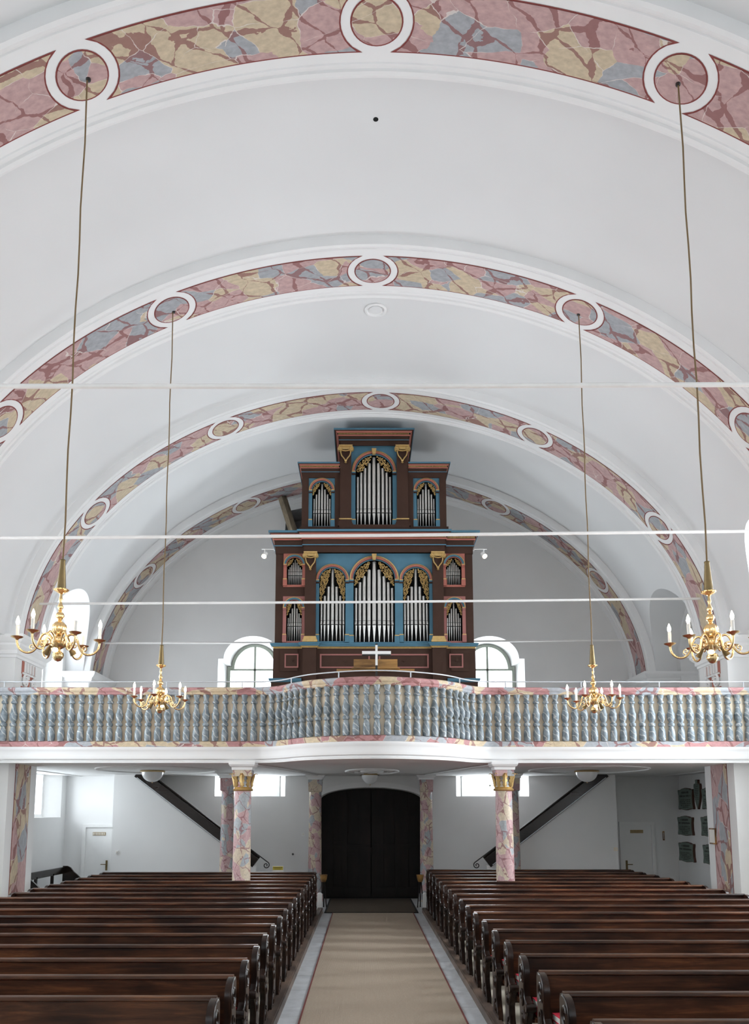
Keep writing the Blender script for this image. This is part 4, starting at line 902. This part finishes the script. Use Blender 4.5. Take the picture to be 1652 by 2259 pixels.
for nm, cx, hw, zb, zs, ro, npipe, zm, ztc, zto, zcar, archm, jambm in OPEN:
    # pipes: widest in the middle
    ws = [1.0 - 0.32 * abs(i - (npipe - 1) / 2) / ((npipe - 1) / 2) for i in range(npipe)]; tot = sum(ws); x = -hw + 0.012
    span = 2 * hw - 0.024
    for i in range(npipe):
        wd = span * ws[i] / tot; r = wd * 0.37; u = abs(i - (npipe - 1) / 2) / ((npipe - 1) / 2)
        zt = ztc + (zto - ztc) * (u ** (0.85 if nm != 'flank' else 0.6))
        key = (round(r, 4), round(zm - zb, 3), round(zt, 3))
        if key not in PIPE_CACHE: PIPE_CACHE[key] = pipe_mesh(r, zm - zb - 0.02, zt - zm)
        place('organ_pipe', PIPE_CACHE[key], org, (cx + x + wd / 2, 0.135, zb + 0.02 - 3.5)); x += wd
    yb = -0.022 if nm == 'side' else 0.0
    # arch moulding: gilded bead outside, coloured hollow inside
    mb = MB(); A = lambda r, y: [(cx + r * math.cos(PI * i / 24), y, zs + r * math.sin(PI * i / 24)) for i in range(25)]
    rb = ro - max(0.018, ro * 0.05)
    mb.loft(A(ro, yb), A(ro, yb - 0.035), False, 0); mb.loft(A(ro, yb - 0.035), A(rb, yb - 0.045), False, 0); mb.loft(A(rb, yb - 0.045), A(rb, yb - 0.028), False, 0)
    rm = hw + (rb - hw) * 0.35
    mb.loft(A(rb, yb - 0.028), A(rm, yb - 0.018), False, 1); mb.loft(A(rm, yb - 0.018), A(hw, yb + 0.04), False, 2)
    am = ob(mb, 'arch_moulding', [GOLD, archm, BROWN], org, 40)
    for e in (-1, 1):                                       # imposts and jamb plinths
        xa, xb = sorted((cx + e * (hw - 0.005), cx + e * ro)); jw = xb - xa; hcap = min(0.07, ro * 0.2)
        mb = MB(); mb.box(xa, xb, yb - 0.045, yb, zs - hcap * 0.55, zs, 0); mb.box(xa + 0.004, xb - 0.004, yb - 0.03, yb, zs - hcap, zs - hcap * 0.55, 1); mb.box(xa, xb, yb - 0.05, yb, zs - 0.008, zs + 0.012, 2)
        ob(mb, 'impost', [jambm, BROWN if nm != 'side' else jambm, GOLD])
        ph = min(0.13, (zm - zb) * 0.45)
        mb = MB(); mb.box(xa - 0.008, xb + 0.008, yb - 0.05, yb + 0.02, zb - 0.03, zb + ph, 0); mb.box(xa - 0.004, xb + 0.004, yb - 0.055, yb + 0.02, zb + ph, zb + ph + 0.022, 1); ob(mb, 'jamb_plinth', [jambm, GOLD])
    # carved and gilded pipe shades, one per side
    key = nm + str(round(hw, 3)) + str(round(zs - zcar, 2))
    if key not in CCACHE:
        g0 = 0.07 * hw + 0.008; topz = zs + math.sqrt(max(0, (hw * 0.97) ** 2 - g0 ** 2))
        arc = [(hw * 0.97 * math.cos(t), zs + hw * 0.97 * math.sin(t)) for t in [PI / 2 * i / 10 for i in range(11)]]
        arc = [p for p in arc if p[0] > g0]
        poly = [(g0, topz)] + arc[::-1] + [(hw * 0.98, zcar)]
        if nm == 'flank': poly += [(hw * 0.80, zcar + 0.04), (hw * 0.52, zs - 0.20), (hw * 0.30, zs + 0.0)]
        elif nm == 'side': poly += [(hw * 0.85, zcar), (hw * 0.45, zs + 0.03)]
        else: poly += [(hw * 0.90, zcar), (hw * 0.55, zs + hw * 0.12), (hw * 0.25, zs + hw * 0.62)]
        m_ = carving_mesh([(p[0], p[1] - zs) for p in poly], hw * 0.135, hw * 0.034, len(CCACHE) + 3)
        fl2 = MB(); fl2.v = [(-p[0], p[1], p[2]) for p in m_.v]; fl2.f = m_.f; fl2.m = m_.m
        CCACHE[key] = (m_.mesh('carved_pipe_shade', GOLD, 60), fl2.mesh('carved_pipe_shade', GOLD, 60))
    for me in CCACHE[key]: place('carved_pipe_shade', me, org, (cx, 0.035, zs - 3.5))
# keystones
for zk, r in ((7.49, 0.56), (10.06, 0.515)):
    mb = MB(); mb.panel([[(-0.035, zk + r - 0.10), (0.035, zk + r - 0.10), (0.055, zk + r + 0.03), (-0.055, zk + r + 0.03)]], -0.085, 0.0); ob(mb, 'keystone', GOLD)
# pilasters with ionic capitals
def pilaster(x0, x1, zb, zt):
    xm = (x0 + x1) / 2; hw = (x1 - x0) / 2
    mb = MB(); mb.box(x0, x1, -0.10, 0.02, zb, zt); ob(mb, 'pilaster', BROWN)
    mb = MB()
    for k, (p, za, zc_) in enumerate(((0.045, zb + 0.0, zb + 0.05), (0.025, zb + 0.05, zb + 0.10), (0.012, zb + 0.10, zb + 0.135))): mb.box(x0 - p, x1 + p, -0.10 - p, 0.02, za, zc_)
    return xm, hw, mb
def ionic(xm, hw, zt):
    c = place('ionic_capital', None, org, (xm, -0.12, zt - 3.5))
    mb = MB(); mb.box(-hw - 0.03, hw + 0.03, -0.05, 0.03, -0.035, 0.0); mb.box(-hw, hw, -0.03, 0.03, -0.06, -0.035); mb.box(-hw + 0.02, hw - 0.02, -0.035, 0.03, -0.105, -0.06); mb.build('abacus', GOLD, c)
    for e in (-1, 1):
        mb = MB(); mb.lathe([(0.001, -0.055), (0.045, -0.05), (0.055, -0.03), (0.055, 0.03)], 16); mb.v = [(p[0] + e * (hw + 0.005), p[2], p[1] - 0.09) for p in mb.v]
        sp = spiral(e * (hw + 0.005), -0.09, 0.045, PI / 2, 1.8, -e, 20, 0.85); mb.tube([(p[0], -0.055, p[1]) for p in sp], 0.008, 5); mb.build('volute', GOLD, c, smooth=40)
    mb = MB()
    for e in (-1, 1):
        P = [(e * (hw - 0.02), -0.12), (e * (hw - 0.015), -0.18), (e * (hw * 0.72), -0.25), (e * hw * 0.35, -0.31), (e * 0.012, -0.36)]
        mb.tube([(p[0], -0.012, p[1]) for p in P], 0.015, 6)
    mb.tube([(-hw + 0.02, -0.02, -0.11), (-hw * 0.5, -0.03, -0.135), (0, -0.03, -0.145), (hw * 0.5, -0.03, -0.135), (hw - 0.02, -0.02, -0.11)], 0.014, 6)
    mb.lathe([(0.001, -0.44), (0.03, -0.42), (0.018, -0.395), (0.035, -0.37), (0.012, -0.345), (0.001, -0.34)], 8, (0, -0.012, 0)); mb.build('husk_drop', GOLD, c, smooth=50)
for s in (-1, 1):
    x0, x1 = sorted((s * 1.32, s * 1.565)); xm, hw, mb = pilaster(x0, x1, 6.03, 8.11); ob(mb, 'pilaster_base', GOLD); ionic(xm, hw, 8.11)
    x0, x1 = sorted((s * 0.525, s * 0.78)); xm, hw, mb = pilaster(x0, x1, 8.72, 10.66); ob(mb, 'pilaster_base', BROWN); ionic(xm, hw, 10.655)
    mb = MB(); mb.box(x0 - 0.02, x1 + 0.02, -0.125, 0.0, 8.88, 8.905); ob(mb, 'gold_band', GOLD)
# cornices
def cprof(z0, z1, pr):
    h = z1 - z0
    P = [(0.0, z0), (0.0, z0 + h * .30), (pr * .22, z0 + h * .32), (pr * .22, z0 + h * .37), (pr * .12, z0 + h * .38), (pr * .12, z0 + h * .58), (pr * .30, z0 + h * .60), (pr * .36, z0 + h * .66), (pr * .42, z0 + h * .665), (pr * .42, z0 + h * .78), (pr * .50, z0 + h * .79), (pr * .66, z0 + h * .87), (pr * .82, z0 + h * .88), (pr * .90, z0 + h * .90), (pr, z0 + h * .91), (pr, z1)]
    M_ = [0, 0, 1, 2, 0, 0, 3, 3, 4, 3, 3, 0, 0, 1, 1, 1]
    return P, M_
def dentils(x0, x1, y, z0, z1, n):
    mb = MB(); st = (x1 - x0) / n
    for i in range(n): mb.box(x0 + i * st, x0 + (i + 0.55) * st, y - 0.012, y + 0.01, z0, z1)
    return ob(mb, 'dentil_row', GOLD)
P, M_ = cprof(8.10, 8.60, 0.15)
lowpath = [(-2.25, 2.0), (-2.25, -0.03), (-1.60, -0.03), (-1.60, -0.11), (1.60, -0.11), (1.60, -0.03), (2.25, -0.03), (2.25, 2.0)]
ocornice(lowpath, P, M_, CM, 'main_cornice')
for a, b, y, n in ((-2.3, -1.66, -0.03, 20), (-1.64, 1.64, -0.11, 100), (1.66, 2.3, -0.03, 20)): dentils(a, b, y - 0.15 * 0.42, 8.10 + 0.5 * .675, 8.10 + 0.5 * .77, n)
P, M_ = cprof(10.66, 11.02, 0.15)
ocornice([(-0.78, 1.6), (-0.78, -0.10), (0.78, -0.10), (0.78, 1.6)], P, M_, CM, 'tower_cornice'); dentils(-0.82, 0.82, -0.10 - 0.063, 10.66 + .36 * .675, 10.66 + .36 * .77, 50)
P, M_ = cprof(9.93, 10.25, 0.10)
for s in (-1, 1):
    pth = [(-1.66, 1.7), (-1.66, -0.04), (-0.79, -0.04)] if s < 0 else [(0.79, -0.04), (1.66, -0.04), (1.66, 1.7)]
    Nn = [(-1, 0), (-1, -1), (0, -1)] if s < 0 else [(0, -1), (1, -1), (1, 0)]
    mb = MB(); mb.sweep(pth, P, Nn, mis=M_, caps=False); x0, x1 = sorted((s * 0.79, s * 1.70)); mb.box(x0, x1, -0.02, 1.7, 10.2, 10.247, 0); mb.box(*sorted((s * 0.79, s * 1.60)), 0.05, 0.12, 10.247, 10.33, 0); ob(mb, 'wing_cornice', CM)
    dentils(*sorted((s * 0.80, s * 1.69)), -0.04 - 0.042, 9.93 + .32 * .675, 9.93 + .32 * .77, 28)
mb = MB(); mb.box(-1.70, 1.70, -0.06, 0.5, 8.60, 8.73); mb.box(-0.80, 0.80, -0.16, 0.5, 8.60, 8.74); ob(mb, 'upper_plinth', BROWN)
# ledge and pedestal
LP = [(-2.26, 2.0), (-2.26, -0.02), (-1.62, -0.02), (-1.62, -0.12), (-1.28, -0.12), (-1.28, -0.02), (1.28, -0.02), (1.28, -0.12), (1.62, -0.12), (1.62, -0.02), (2.26, -0.02), (2.26, 2.0)]
ocornice(LP, [(0.0, 5.90), (0.0, 5.915), (0.02, 5.92), (0.03, 5.935), (0.05, 5.95), (0.06, 5.975), (0.075, 5.985), (0.075, 6.005), (0.0, 6.03)], [2, 2, 2, 1, 1, 1, 1, 1, 1], CM, 'blue_ledge')
mb = MB(); mb.box(-2.27, 2.27, 0.0, 0.42, 3.50, 5.92); ob(mb, 'pedestal_front', BROWN)
for s in (-1, 1):
    mb = MB(); mb.box(*sorted((s * 1.30, s * 1.60)), -0.10, 0.0, 3.50, 5.92); ob(mb, 'pedestal_block', BROWN)
    mb = MB(); mb.panel([rect(*sorted((s * 1.72, s * 2.12)), 5.38, 5.86)], -0.02, 0.0); ob(mb, 'raised_panel', BROWN)
    mb = MB(); cx = s * 1.845 - 0.01; mb.panel([rect(cx - 0.155, cx + 0.155, 5.46, 5.775), rect(cx - 0.125, cx + 0.125, 5.49, 5.745)], -0.028, -0.015); ob(mb, 'pink_frame', PINK)
    x0, x1 = sorted((s * 0.10, s * 1.22)); mb = MB(); mb.panel([rect(x0, x1, 5.455, 5.775), rect(x0 + 0.035, x1 - 0.035, 5.487, 5.743)], -0.012, 0.0); ob(mb, 'pink_frame', PINK)
    for xk, zk, yk in ((s * 0.66, 5.61, 0.0), (s * 1.84, 5.62, -0.02)):
        mb = MB(); mb.tube([(xk, yk, zk), (xk, yk - 0.03, zk)], 0.022, 8); ob(mb, 'knob', BROWN)
ocornice([(-2.30, 2.0), (-2.30, -0.10), (-1.62, -0.10)], [(0.0, 5.12), (0.03, 5.14), (0.05, 5.18), (0.05, 5.20), (0.0, 5.21)], [1] * 5, CM, 'base_ledge')
ocornice([(1.62, -0.10), (2.30, -0.10), (2.30, 2.0)], [(0.0, 5.12), (0.03, 5.14), (0.05, 5.18), (0.05, 5.20), (0.0, 5.21)], [1] * 5, CM, 'base_ledge')
for s in (-1, 1):
    mb = MB(); mb.box(*sorted((s * 1.64, s * 2.30)), -0.10, 0.0, 3.5, 5.13); ob(mb, 'base_block', BROWN)

# spotlights on the organ sides
for s, side in ((-1, 'left'), (1, 'right')):
    t = thing('spotlight', 'small white spotlight on an arm at the %s side of the organ' % side, 'spotlight', (OX + s * 2.27, 17.85, 8.16), 'organ spotlights')
    mb = MB(); mb.tube([(0, 0.1, 0), (s * 0.0, 0.0, 0), (s * 0.28, 0.0, 0)], 0.012, 6); mb.build('arm', WHITE, t)
    mb = MB(); mb.tube([(s * 0.21, 0, 0), (s * 0.21, 0, -0.10)], 0.014, 6); mb.build('stem', WHITE, t)
    A = Vector((s * 0.20, 0.03, -0.11)); D = Vector((s * 0.04 if s > 0 else 0.06 * 1, -0.10, -0.10)).normalized() if s > 0 else Vector((-0.03, -0.10, -0.10)).normalized()
    mb = MB(); mb.tube([A - D * 0.05, A - D * 0.04, A + D * 0.10], [0.03, 0.05, 0.055], 14, caps=False); mb.cap([A - D * 0.05 + 0.03 * Vector((math.cos(k), 0, math.sin(k))) for k in [2 * PI * i / 10 for i in range(10)]]); mb.build('housing', WHITE, t, smooth=40)
    mb = MB(); mb.tube([A + D * 0.085, A + D * 0.088], [0.048, 0.048], 14); mb.build('lens', SPOTE, t)

# cross and music desk behind the parapet
cr = thing('altar_cross', 'white cross with black ends standing before the organ console', 'cross', (0.05, 15.6, 3.5))
mb = MB(); mb.box(-0.022, 0.022, -0.02, 0.02, 1.58, 1.98); mb.box(-0.28, 0.28, -0.025, 0.025, 1.80, 1.86); mb.build('cross_bars', WHITE, cr)
mb = MB(); mb.box(-0.28, 0.28, 0.0, 0.05, 1.775, 1.80); mb.build('underside', BLACKM, cr)
mb = MB(); mb.box(-0.024, 0.024, -0.022, 0.022, 1.98, 2.01); mb.box(-0.02, 0.02, -0.02, 0.02, 0.0, 1.58); mb.build('black_post', BLACKM, cr)
ds = thing('music_desk', 'light wooden music desk of the organ console behind the cross', 'desk', (0.04, 16.1, 3.5))
mb = MB(); mb.prism_x([(0.0, 1.62), (0.03, 1.61), (0.10, 1.80), (0.07, 1.81)], -0.44, 0.44); mb.build('book_board', OAK, ds)
mb = MB(); mb.box(-0.48, 0.48, -0.06, 0.03, 1.60, 1.62); mb.build('lip', OAK, ds)
mb = MB(); mb.box(-0.78, 0.78, 0.0, 0.5, 1.55, 1.60); mb.build('console_top', OAK, ds)
mb = MB(); mb.box(-0.75, 0.75, 0.05, 0.48, 0.0, 1.55); mb.build('console_body', BROWN, ds)

# ------------------------------------------------------------------ chandeliers
def chandelier_proto():
    t = thing('chandelier', 'proto', 'chandelier', (0, 0, 0), 'brass candle chandeliers')
    mb = MB(); mb.lathe([(0.001, -0.175), (0.03, -0.165, 0.03), (0.052, -0.13, 0.05), (0.056, -0.11, 0.05), (0.05, -0.085, 0.05), (0.025, -0.065), (0.02, -0.05), (0.045, -0.035), (0.075, -0.015), (0.08, 0.01), (0.06, 0.03), (0.065, 0.045), (0.055, 0.075), (0.03, 0.09), (0.02, 0.10)], 32, ribs=10); mb.build('hub', BRASS, t, smooth=50)
    mb = MB(); mb.lathe([(0.02, 0.095), (0.045, 0.11, 0.03), (0.066, 0.14, 0.05), (0.072, 0.17, 0.06), (0.066, 0.205, 0.05), (0.04, 0.235, 0.03), (0.018, 0.245)], 48, ribs=14); mb.build('large_ball', BRASS, t, smooth=50)
    mb = MB(); mb.lathe([(0.018, 0.245), (0.024, 0.255), (0.015, 0.262), (0.032, 0.275, 0.03), (0.044, 0.30, 0.05), (0.034, 0.33, 0.03), (0.014, 0.345), (0.024, 0.355), (0.012, 0.365), (0.028, 0.385, 0.03), (0.030, 0.40, 0.03), (0.016, 0.43), (0.013, 0.455), (0.022, 0.475), (0.016, 0.49), (0.013, 0.53)], 36, ribs=10); mb.build('stem', BRASS, t, smooth=50)
    mb = MB(); mb.lathe([(0.013, 0.53), (0.03, 0.545), (0.065, 0.565, 0.05), (0.074, 0.58, 0.07), (0.06, 0.582, 0.05), (0.03, 0.57)], 40, ribs=12); mb.build('cup', BRASS, t, smooth=50)
    mb = MB(); mb.lathe([(0.042, 0.575), (0.046, 0.60), (0.026, 0.88), (0.030, 0.89), (0.026, 0.90), (0.012, 0.905)], 14); mb.build('sleeve', OLDBRASS, t, smooth=30)
    P = [(0.05, 0.02), (0.075, 0.085), (0.115, 0.12), (0.16, 0.105), (0.185, 0.05), (0.20, -0.02), (0.235, -0.08), (0.29, -0.10), (0.345, -0.085), (0.385, -0.045), (0.40, 0.01), (0.40, 0.04)]
    fine = []
    for i in range(len(P) - 1):
        for k in range(3): fine.append((P[i][0] + (P[i + 1][0] - P[i][0]) * k / 3, P[i][1] + (P[i + 1][1] - P[i][1]) * k / 3))
    fine.append(P[-1])
    for _ in range(3): fine = [fine[0]] + [((fine[i - 1][0] + fine[i][0] * 2 + fine[i + 1][0]) / 4, (fine[i - 1][1] + fine[i][1] * 2 + fine[i + 1][1]) / 4) for i in range(1, len(fine) - 1)] + [fine[-1]]
    mb = MB(); mb.tube([(p[0], 0, p[1]) for p in fine], 0.0115, 8)
    sp = spiral(0.155, 0.0, 0.045, PI * 0.1, 1.2, 1, 16); mb.tube([(p[0], 0, p[1]) for p in sp], 0.008, 6)
    sp = spiral(0.25, -0.03, 0.03, PI * 1.5, 1.1, 1, 14); mb.tube([(p[0], 0, p[1]) for p in sp], 0.007, 6); ARM = mb.mesh('arm', BRASS, 60)
    mb = MB(); mb.lathe([(0.012, 0.03), (0.022, 0.045), (0.05, 0.055), (0.062, 0.066), (0.058, 0.068), (0.02, 0.06)], 20, (0.40, 0, 0)); PAN = mb.mesh('drip_pan', BRASS, 50)
    mb = MB(); mb.lathe([(0.0165, 0.06), (0.0165, 0.185), (0.010, 0.19)], 12, (0.40, 0, 0)); CND = mb.mesh('candle', CANDLE, 40)
    mb = MB(); mb.lathe([(0.009, 0.188), (0.016, 0.205), (0.0185, 0.222), (0.014, 0.245), (0.006, 0.268), (0.001, 0.28)], 12, (0.40, 0, 0)); BLB = mb.mesh('candle_bulb', BULB, 60)
    for k in range(6):
        a = place('arm', ARM, t, None, math.radians(3 + 60 * k))
        place('drip_pan', PAN, a); place('candle', CND, a); place('candle_bulb', BLB, a)
    mb = MB(); mb.tube([(0.10, 0, 0.0), (0.135, 0, -0.05), (0.16, 0, -0.085)], [0.014, 0.024, 0.034], 12, caps=False); DWN = mb.mesh('downlight', OLDBRASS, 50)
    mb = MB(); mb.tube([(0.150, 0, -0.072), (0.152, 0, -0.075)], 0.024, 12); DL = mb.mesh('downlight_lens', SPOTE)
    for k in (0, 1, 2):
        d = place('downlight', DWN, t, None, math.radians(-90 + 120 * k)); place('downlight_lens', DL, d)
    return t
ch0 = chandelier_proto()
CHP = [(-3.32, 8.13, 3.95, 'brass chandelier hanging nearest on the left, in front of the side window'), (3.36, 8.13, 3.93, 'brass chandelier hanging nearest on the right'),
       (-3.35, 12.44, 3.94, 'brass chandelier hanging farther off before the left half of the balustrade'), (3.36, 12.44, 3.94, 'brass chandelier hanging farther off before the right half of the balustrade')]
copies = [ch0] + [copy_tree(ch0) for _ in range(3)]
for c, (x, y, z, lab), rot_ in zip(copies, CHP, (10, -27, 28, -7)):
    y += 0.06; c.location = (x, y, z); c['label'] = lab; c.rotation_euler = (0, 0, math.radians(rot_))
    zt = on_soffit(s_at_x(x), y, 0.0)[2]
    mb = MB(); n = 14; mb.tube([(0.006 * math.sin(i * 1.7), 0, 0.90 + (zt - z - 0.90) * i / n) for i in range(n + 1)], 0.009, 6); mb.build('cord', CORD, c)
    mb = MB(); mb.lathe([(0.035, zt - z + 0.02), (0.035, zt - z - 0.012), (0.010, zt - z - 0.02)], 12); mb.build('ceiling_grommet', BLACKM, c)

# ------------------------------------------------------------------ memorial plaques, frame, small fittings
def plaque_loop(y0, y1, z0, z1):
    yc, zc, hy, hz = (y0 + y1) / 2, (z0 + z1) / 2, (y1 - y0) / 2, (z1 - z0) / 2
    q = [(-1.0, -0.82), (-0.97, -0.93), (-0.78, -0.88), (-0.5, -0.93), (0, -1.0), (0.5, -0.93), (0.78, -0.88), (0.97, -0.93), (1.0, -0.82), (0.93, -0.4), (0.93, 0.3), (1.0, 0.72), (0.97, 0.85), (0.75, 0.80), (0.5, 0.92), (0, 1.0), (-0.5, 0.92), (-0.75, 0.80), (-0.97, 0.85), (-1.0, 0.72), (-0.93, 0.3), (-0.93, -0.4)]
    return [(yc + p[0] * hy, zc + p[1] * hz) for p in q]
def spade_loop(y0, y1, z0, z1):
    yc, hy, h = (y0 + y1) / 2, (y1 - y0) / 2, z1 - z0
    q = [(0, 0), (0.3, 0.12), (0.6, 0.26), (0.85, 0.5), (0.92, 0.8), (0.8, 0.86), (0.35, 0.87), (0.3, 0.95), (0.38, 0.98), (0.2, 1.0), (-0.2, 1.0), (-0.38, 0.98), (-0.3, 0.95), (-0.35, 0.87), (-0.8, 0.86), (-0.92, 0.8), (-0.85, 0.5), (-0.6, 0.26), (-0.3, 0.12)]
    return [(yc + p[0] * hy, z0 + p[1] * h) for p in q]
PQ = [('corner plaque of the upper row', 20.33, 21.28, 2.31, 2.87, 0), ('narrow pointed plaque between the two upper plaques', 19.86, 20.26, 2.33, 3.05, 1), ('upper plaque half hidden by the pier', 18.86, 19.80, 2.31, 2.86, 0),
      ('corner plaque of the middle row', 20.45, 21.40, 1.67, 2.17, 0), ('middle plaque half hidden by the pier', 18.98, 19.93, 1.68, 2.18, 0), ('corner plaque of the lowest row', 20.45, 21.42, 1.01, 1.52, 0), ('lowest plaque half hidden by the pier', 18.95, 19.90, 1.03, 1.52, 0)]
for lab, y0, y1, z0, z1, kind in PQ:
    xw = 8.25 if z0 > 2.25 else 8.13
    k_ = (xw - 0.05 + 0.2) / (7.95 + 0.2)                    # measured on the plane x = 7.95
    y0, y1, z0, z1 = y0 * k_, y1 * k_, 2.25 + (z0 - 2.25) * k_, 2.25 + (z1 - 2.25) * k_
    t = thing('memorial_plaque', 'grey-green lettered memorial board, ' + lab, 'plaque', (0, 0, 0), 'memorial boards on the right wall')
    L = spade_loop(y0, y1, z0, z1) if kind else plaque_loop(y0, y1, z0, z1)
    mb = MB(); mb.prism_x(L, xw - 0.06, xw); mb.build('board', PLAQUEEDGE, t)
    yc, zc_ = (y0 + y1) / 2, (z0 + z1) / 2
    L2 = [(yc + (p[0] - yc) * 0.965, zc_ + (p[1] - zc_) * 0.965) for p in L]
    mb = MB(); mb.poly([L2], lambda p: (xw - 0.064, p[0], p[1])); mb.loft([(xw - 0.064, p[0], p[1]) for p in L2], [(xw - 0.06, p[0], p[1]) for p in L2]); mb.build('face', PLAQUE, t)
    mb = MB(); rnd = random.Random(int(y0 * 100)); hy, h = (y1 - y0) / 2, z1 - z0
    rows = ((0.80, 0.10, 0.5), (0.64, 0.085, 0.75), (0.46, 0.045, 0.7), (0.38, 0.045, 0.74), (0.30, 0.045, 0.7), (0.22, 0.045, 0.6), (0.14, 0.045, 0.4)) if not kind else tuple((0.82 - 0.06 * i, 0.03, 0.62 - 0.02 * i) for i in range(9))
    for zf, hh, wf in rows:                                 # rows of dark strokes, too small to read
        y = yc - hy * wf
        while y < yc + hy * wf:
            st = rnd.uniform(0.012, 0.03) * (1.5 if hh > 0.06 else 1)
            if rnd.random() > 0.15: mb.add([(xw - 0.066, y, z0 + h * zf - h * hh * 0.5), (xw - 0.066, y + st * 0.7, z0 + h * zf - h * hh * 0.5), (xw - 0.066, y + st * 0.7, z0 + h * zf + h * hh * rnd.uniform(0.2, 0.5)), (xw - 0.066, y, z0 + h * zf + h * hh * rnd.uniform(0.2, 0.5))], [(0, 1, 2, 3)])
            y += st
    tag(mb.build('lettering', INK, t), kind='stuff')
xi = XC + VA
t = thing('notice_frame', 'small framed notice on the white pier beside the plaques', 'frame', (0, 0, 0))
mb = MB(); mb.box(xi - 0.035, xi, 17.02, 17.32, 1.60, 1.93); mb.build('wood_frame', OAK, t); mb = MB(); mb.box(xi - 0.038, xi - 0.03, 17.045, 17.295, 1.63, 1.90); mb.build('sheet', PAPER, t)
def wall_box(name, lab, cat, x, z, wd, h, d, m, extra=None, yw=YB):
    t = thing(name, lab, cat, (x, yw, z)); mb = MB(); mb.box(-wd / 2, wd / 2, -d, 0, -h / 2, h / 2); mb.build('plate', m, t)
    if extra: mb = MB(); mb.box(*extra[0]); mb.build(extra[1], extra[2], t)
    return t
wall_box('light_switch', 'white light switch beside the left side door', 'switch', -6.45, 1.26, 0.085, 0.085, 0.025, WHITE, ((-0.02, 0.02, -0.035, -0.02, -0.02, 0.02), 'rocker', PAPER), 21.02)
wall_box('light_switch', 'cream light switch beside the right side door', 'switch', 6.19, 1.33, 0.085, 0.085, 0.025, CREAM, ((-0.02, 0.02, -0.035, -0.02, -0.02, 0.02), 'rocker', PAPER), 21.02)
wall_box('light_switch', 'white light switch left of the main door', 'switch', -1.80, 1.68, 0.09, 0.09, 0.025, WHITE, ((-0.02, 0.02, -0.035, -0.02, -0.02, 0.02), 'rocker', PAPER))
wall_box('thermometer', 'slim wooden thermometer beside the right side door', 'thermometer', 7.76, 1.64, 0.05, 0.24, 0.02, OAK, ((-0.006, 0.006, -0.026, -0.015, -0.09, 0.09), 'tube', WHITE))
t = thing('bell_push', 'small black bell push on the back wall left of the main door', 'bell push', (-2.07, YB, 1.16)); mb = MB(); mb.tube([(0, 0, 0), (0, -0.02, 0), (0, -0.05, 0)], [0.015, 0.03, 0.022], 10); mb.build('knob_body', BLACKM, t)  # plain black wall knob, use unknown
t = thing('yellow_sign', 'small yellow and white sign on a stand behind the left pews', 'sign', (-2.22, 19.6, 0.0))
mb = MB(); mb.box(-0.13, 0.13, -0.01, 0.01, 0.80, 1.0); mb.build('board', PAPER, t); mb = MB(); mb.box(-0.12, 0.12, -0.014, -0.009, 0.91, 0.99); mb.build('yellow_field', YELLOW, t)
mb = MB()
for k in range(9): mb.box(-0.10 + k * 0.023, -0.085 + k * 0.023, -0.017, -0.013, 0.955, 0.975); mb.box(-0.08 + k * 0.018, -0.07 + k * 0.018, -0.017, -0.013, 0.925, 0.94)
tag(mb.build('lettering', INK, t), kind='stuff'); mb = MB(); mb.tube([(0, 0.005, 0.04), (0, 0.005, 0.8)], 0.015, 8); mb.lathe([(0.12, 0.0), (0.12, 0.02), (0.02, 0.04)], 16, (0, 0.005, 0)); mb.build('stand', BLACKM, t)
# little collection tables beside the door
for s, side in ((-1, 'left'), (1, 'right')):
    t = thing('collection_stand', 'small wooden collection stand at the %s of the door mat' % side, 'stand', (s * 1.16, 20.0, 0.0))
    for q in (-1, 1):
        mb = MB(); mb.tube([(q * 0.07, 0, 0.0), (q * 0.02, 0, 0.62)], 0.014, 6); mb.build('leg', DOORW, t)
    mb = MB(); mb.tube([(0, 0.09, 0.0), (0, 0.02, 0.62)], 0.014, 6); mb.build('leg', DOORW, t)
    mb = MB(); mb.lathe([(0.05, 0.60), (0.075, 0.66), (0.09, 0.76), (0.095, 0.77), (0.08, 0.77), (0.06, 0.64), (0.001, 0.63)], 16); mb.build('basket', OAK, t, smooth=40)
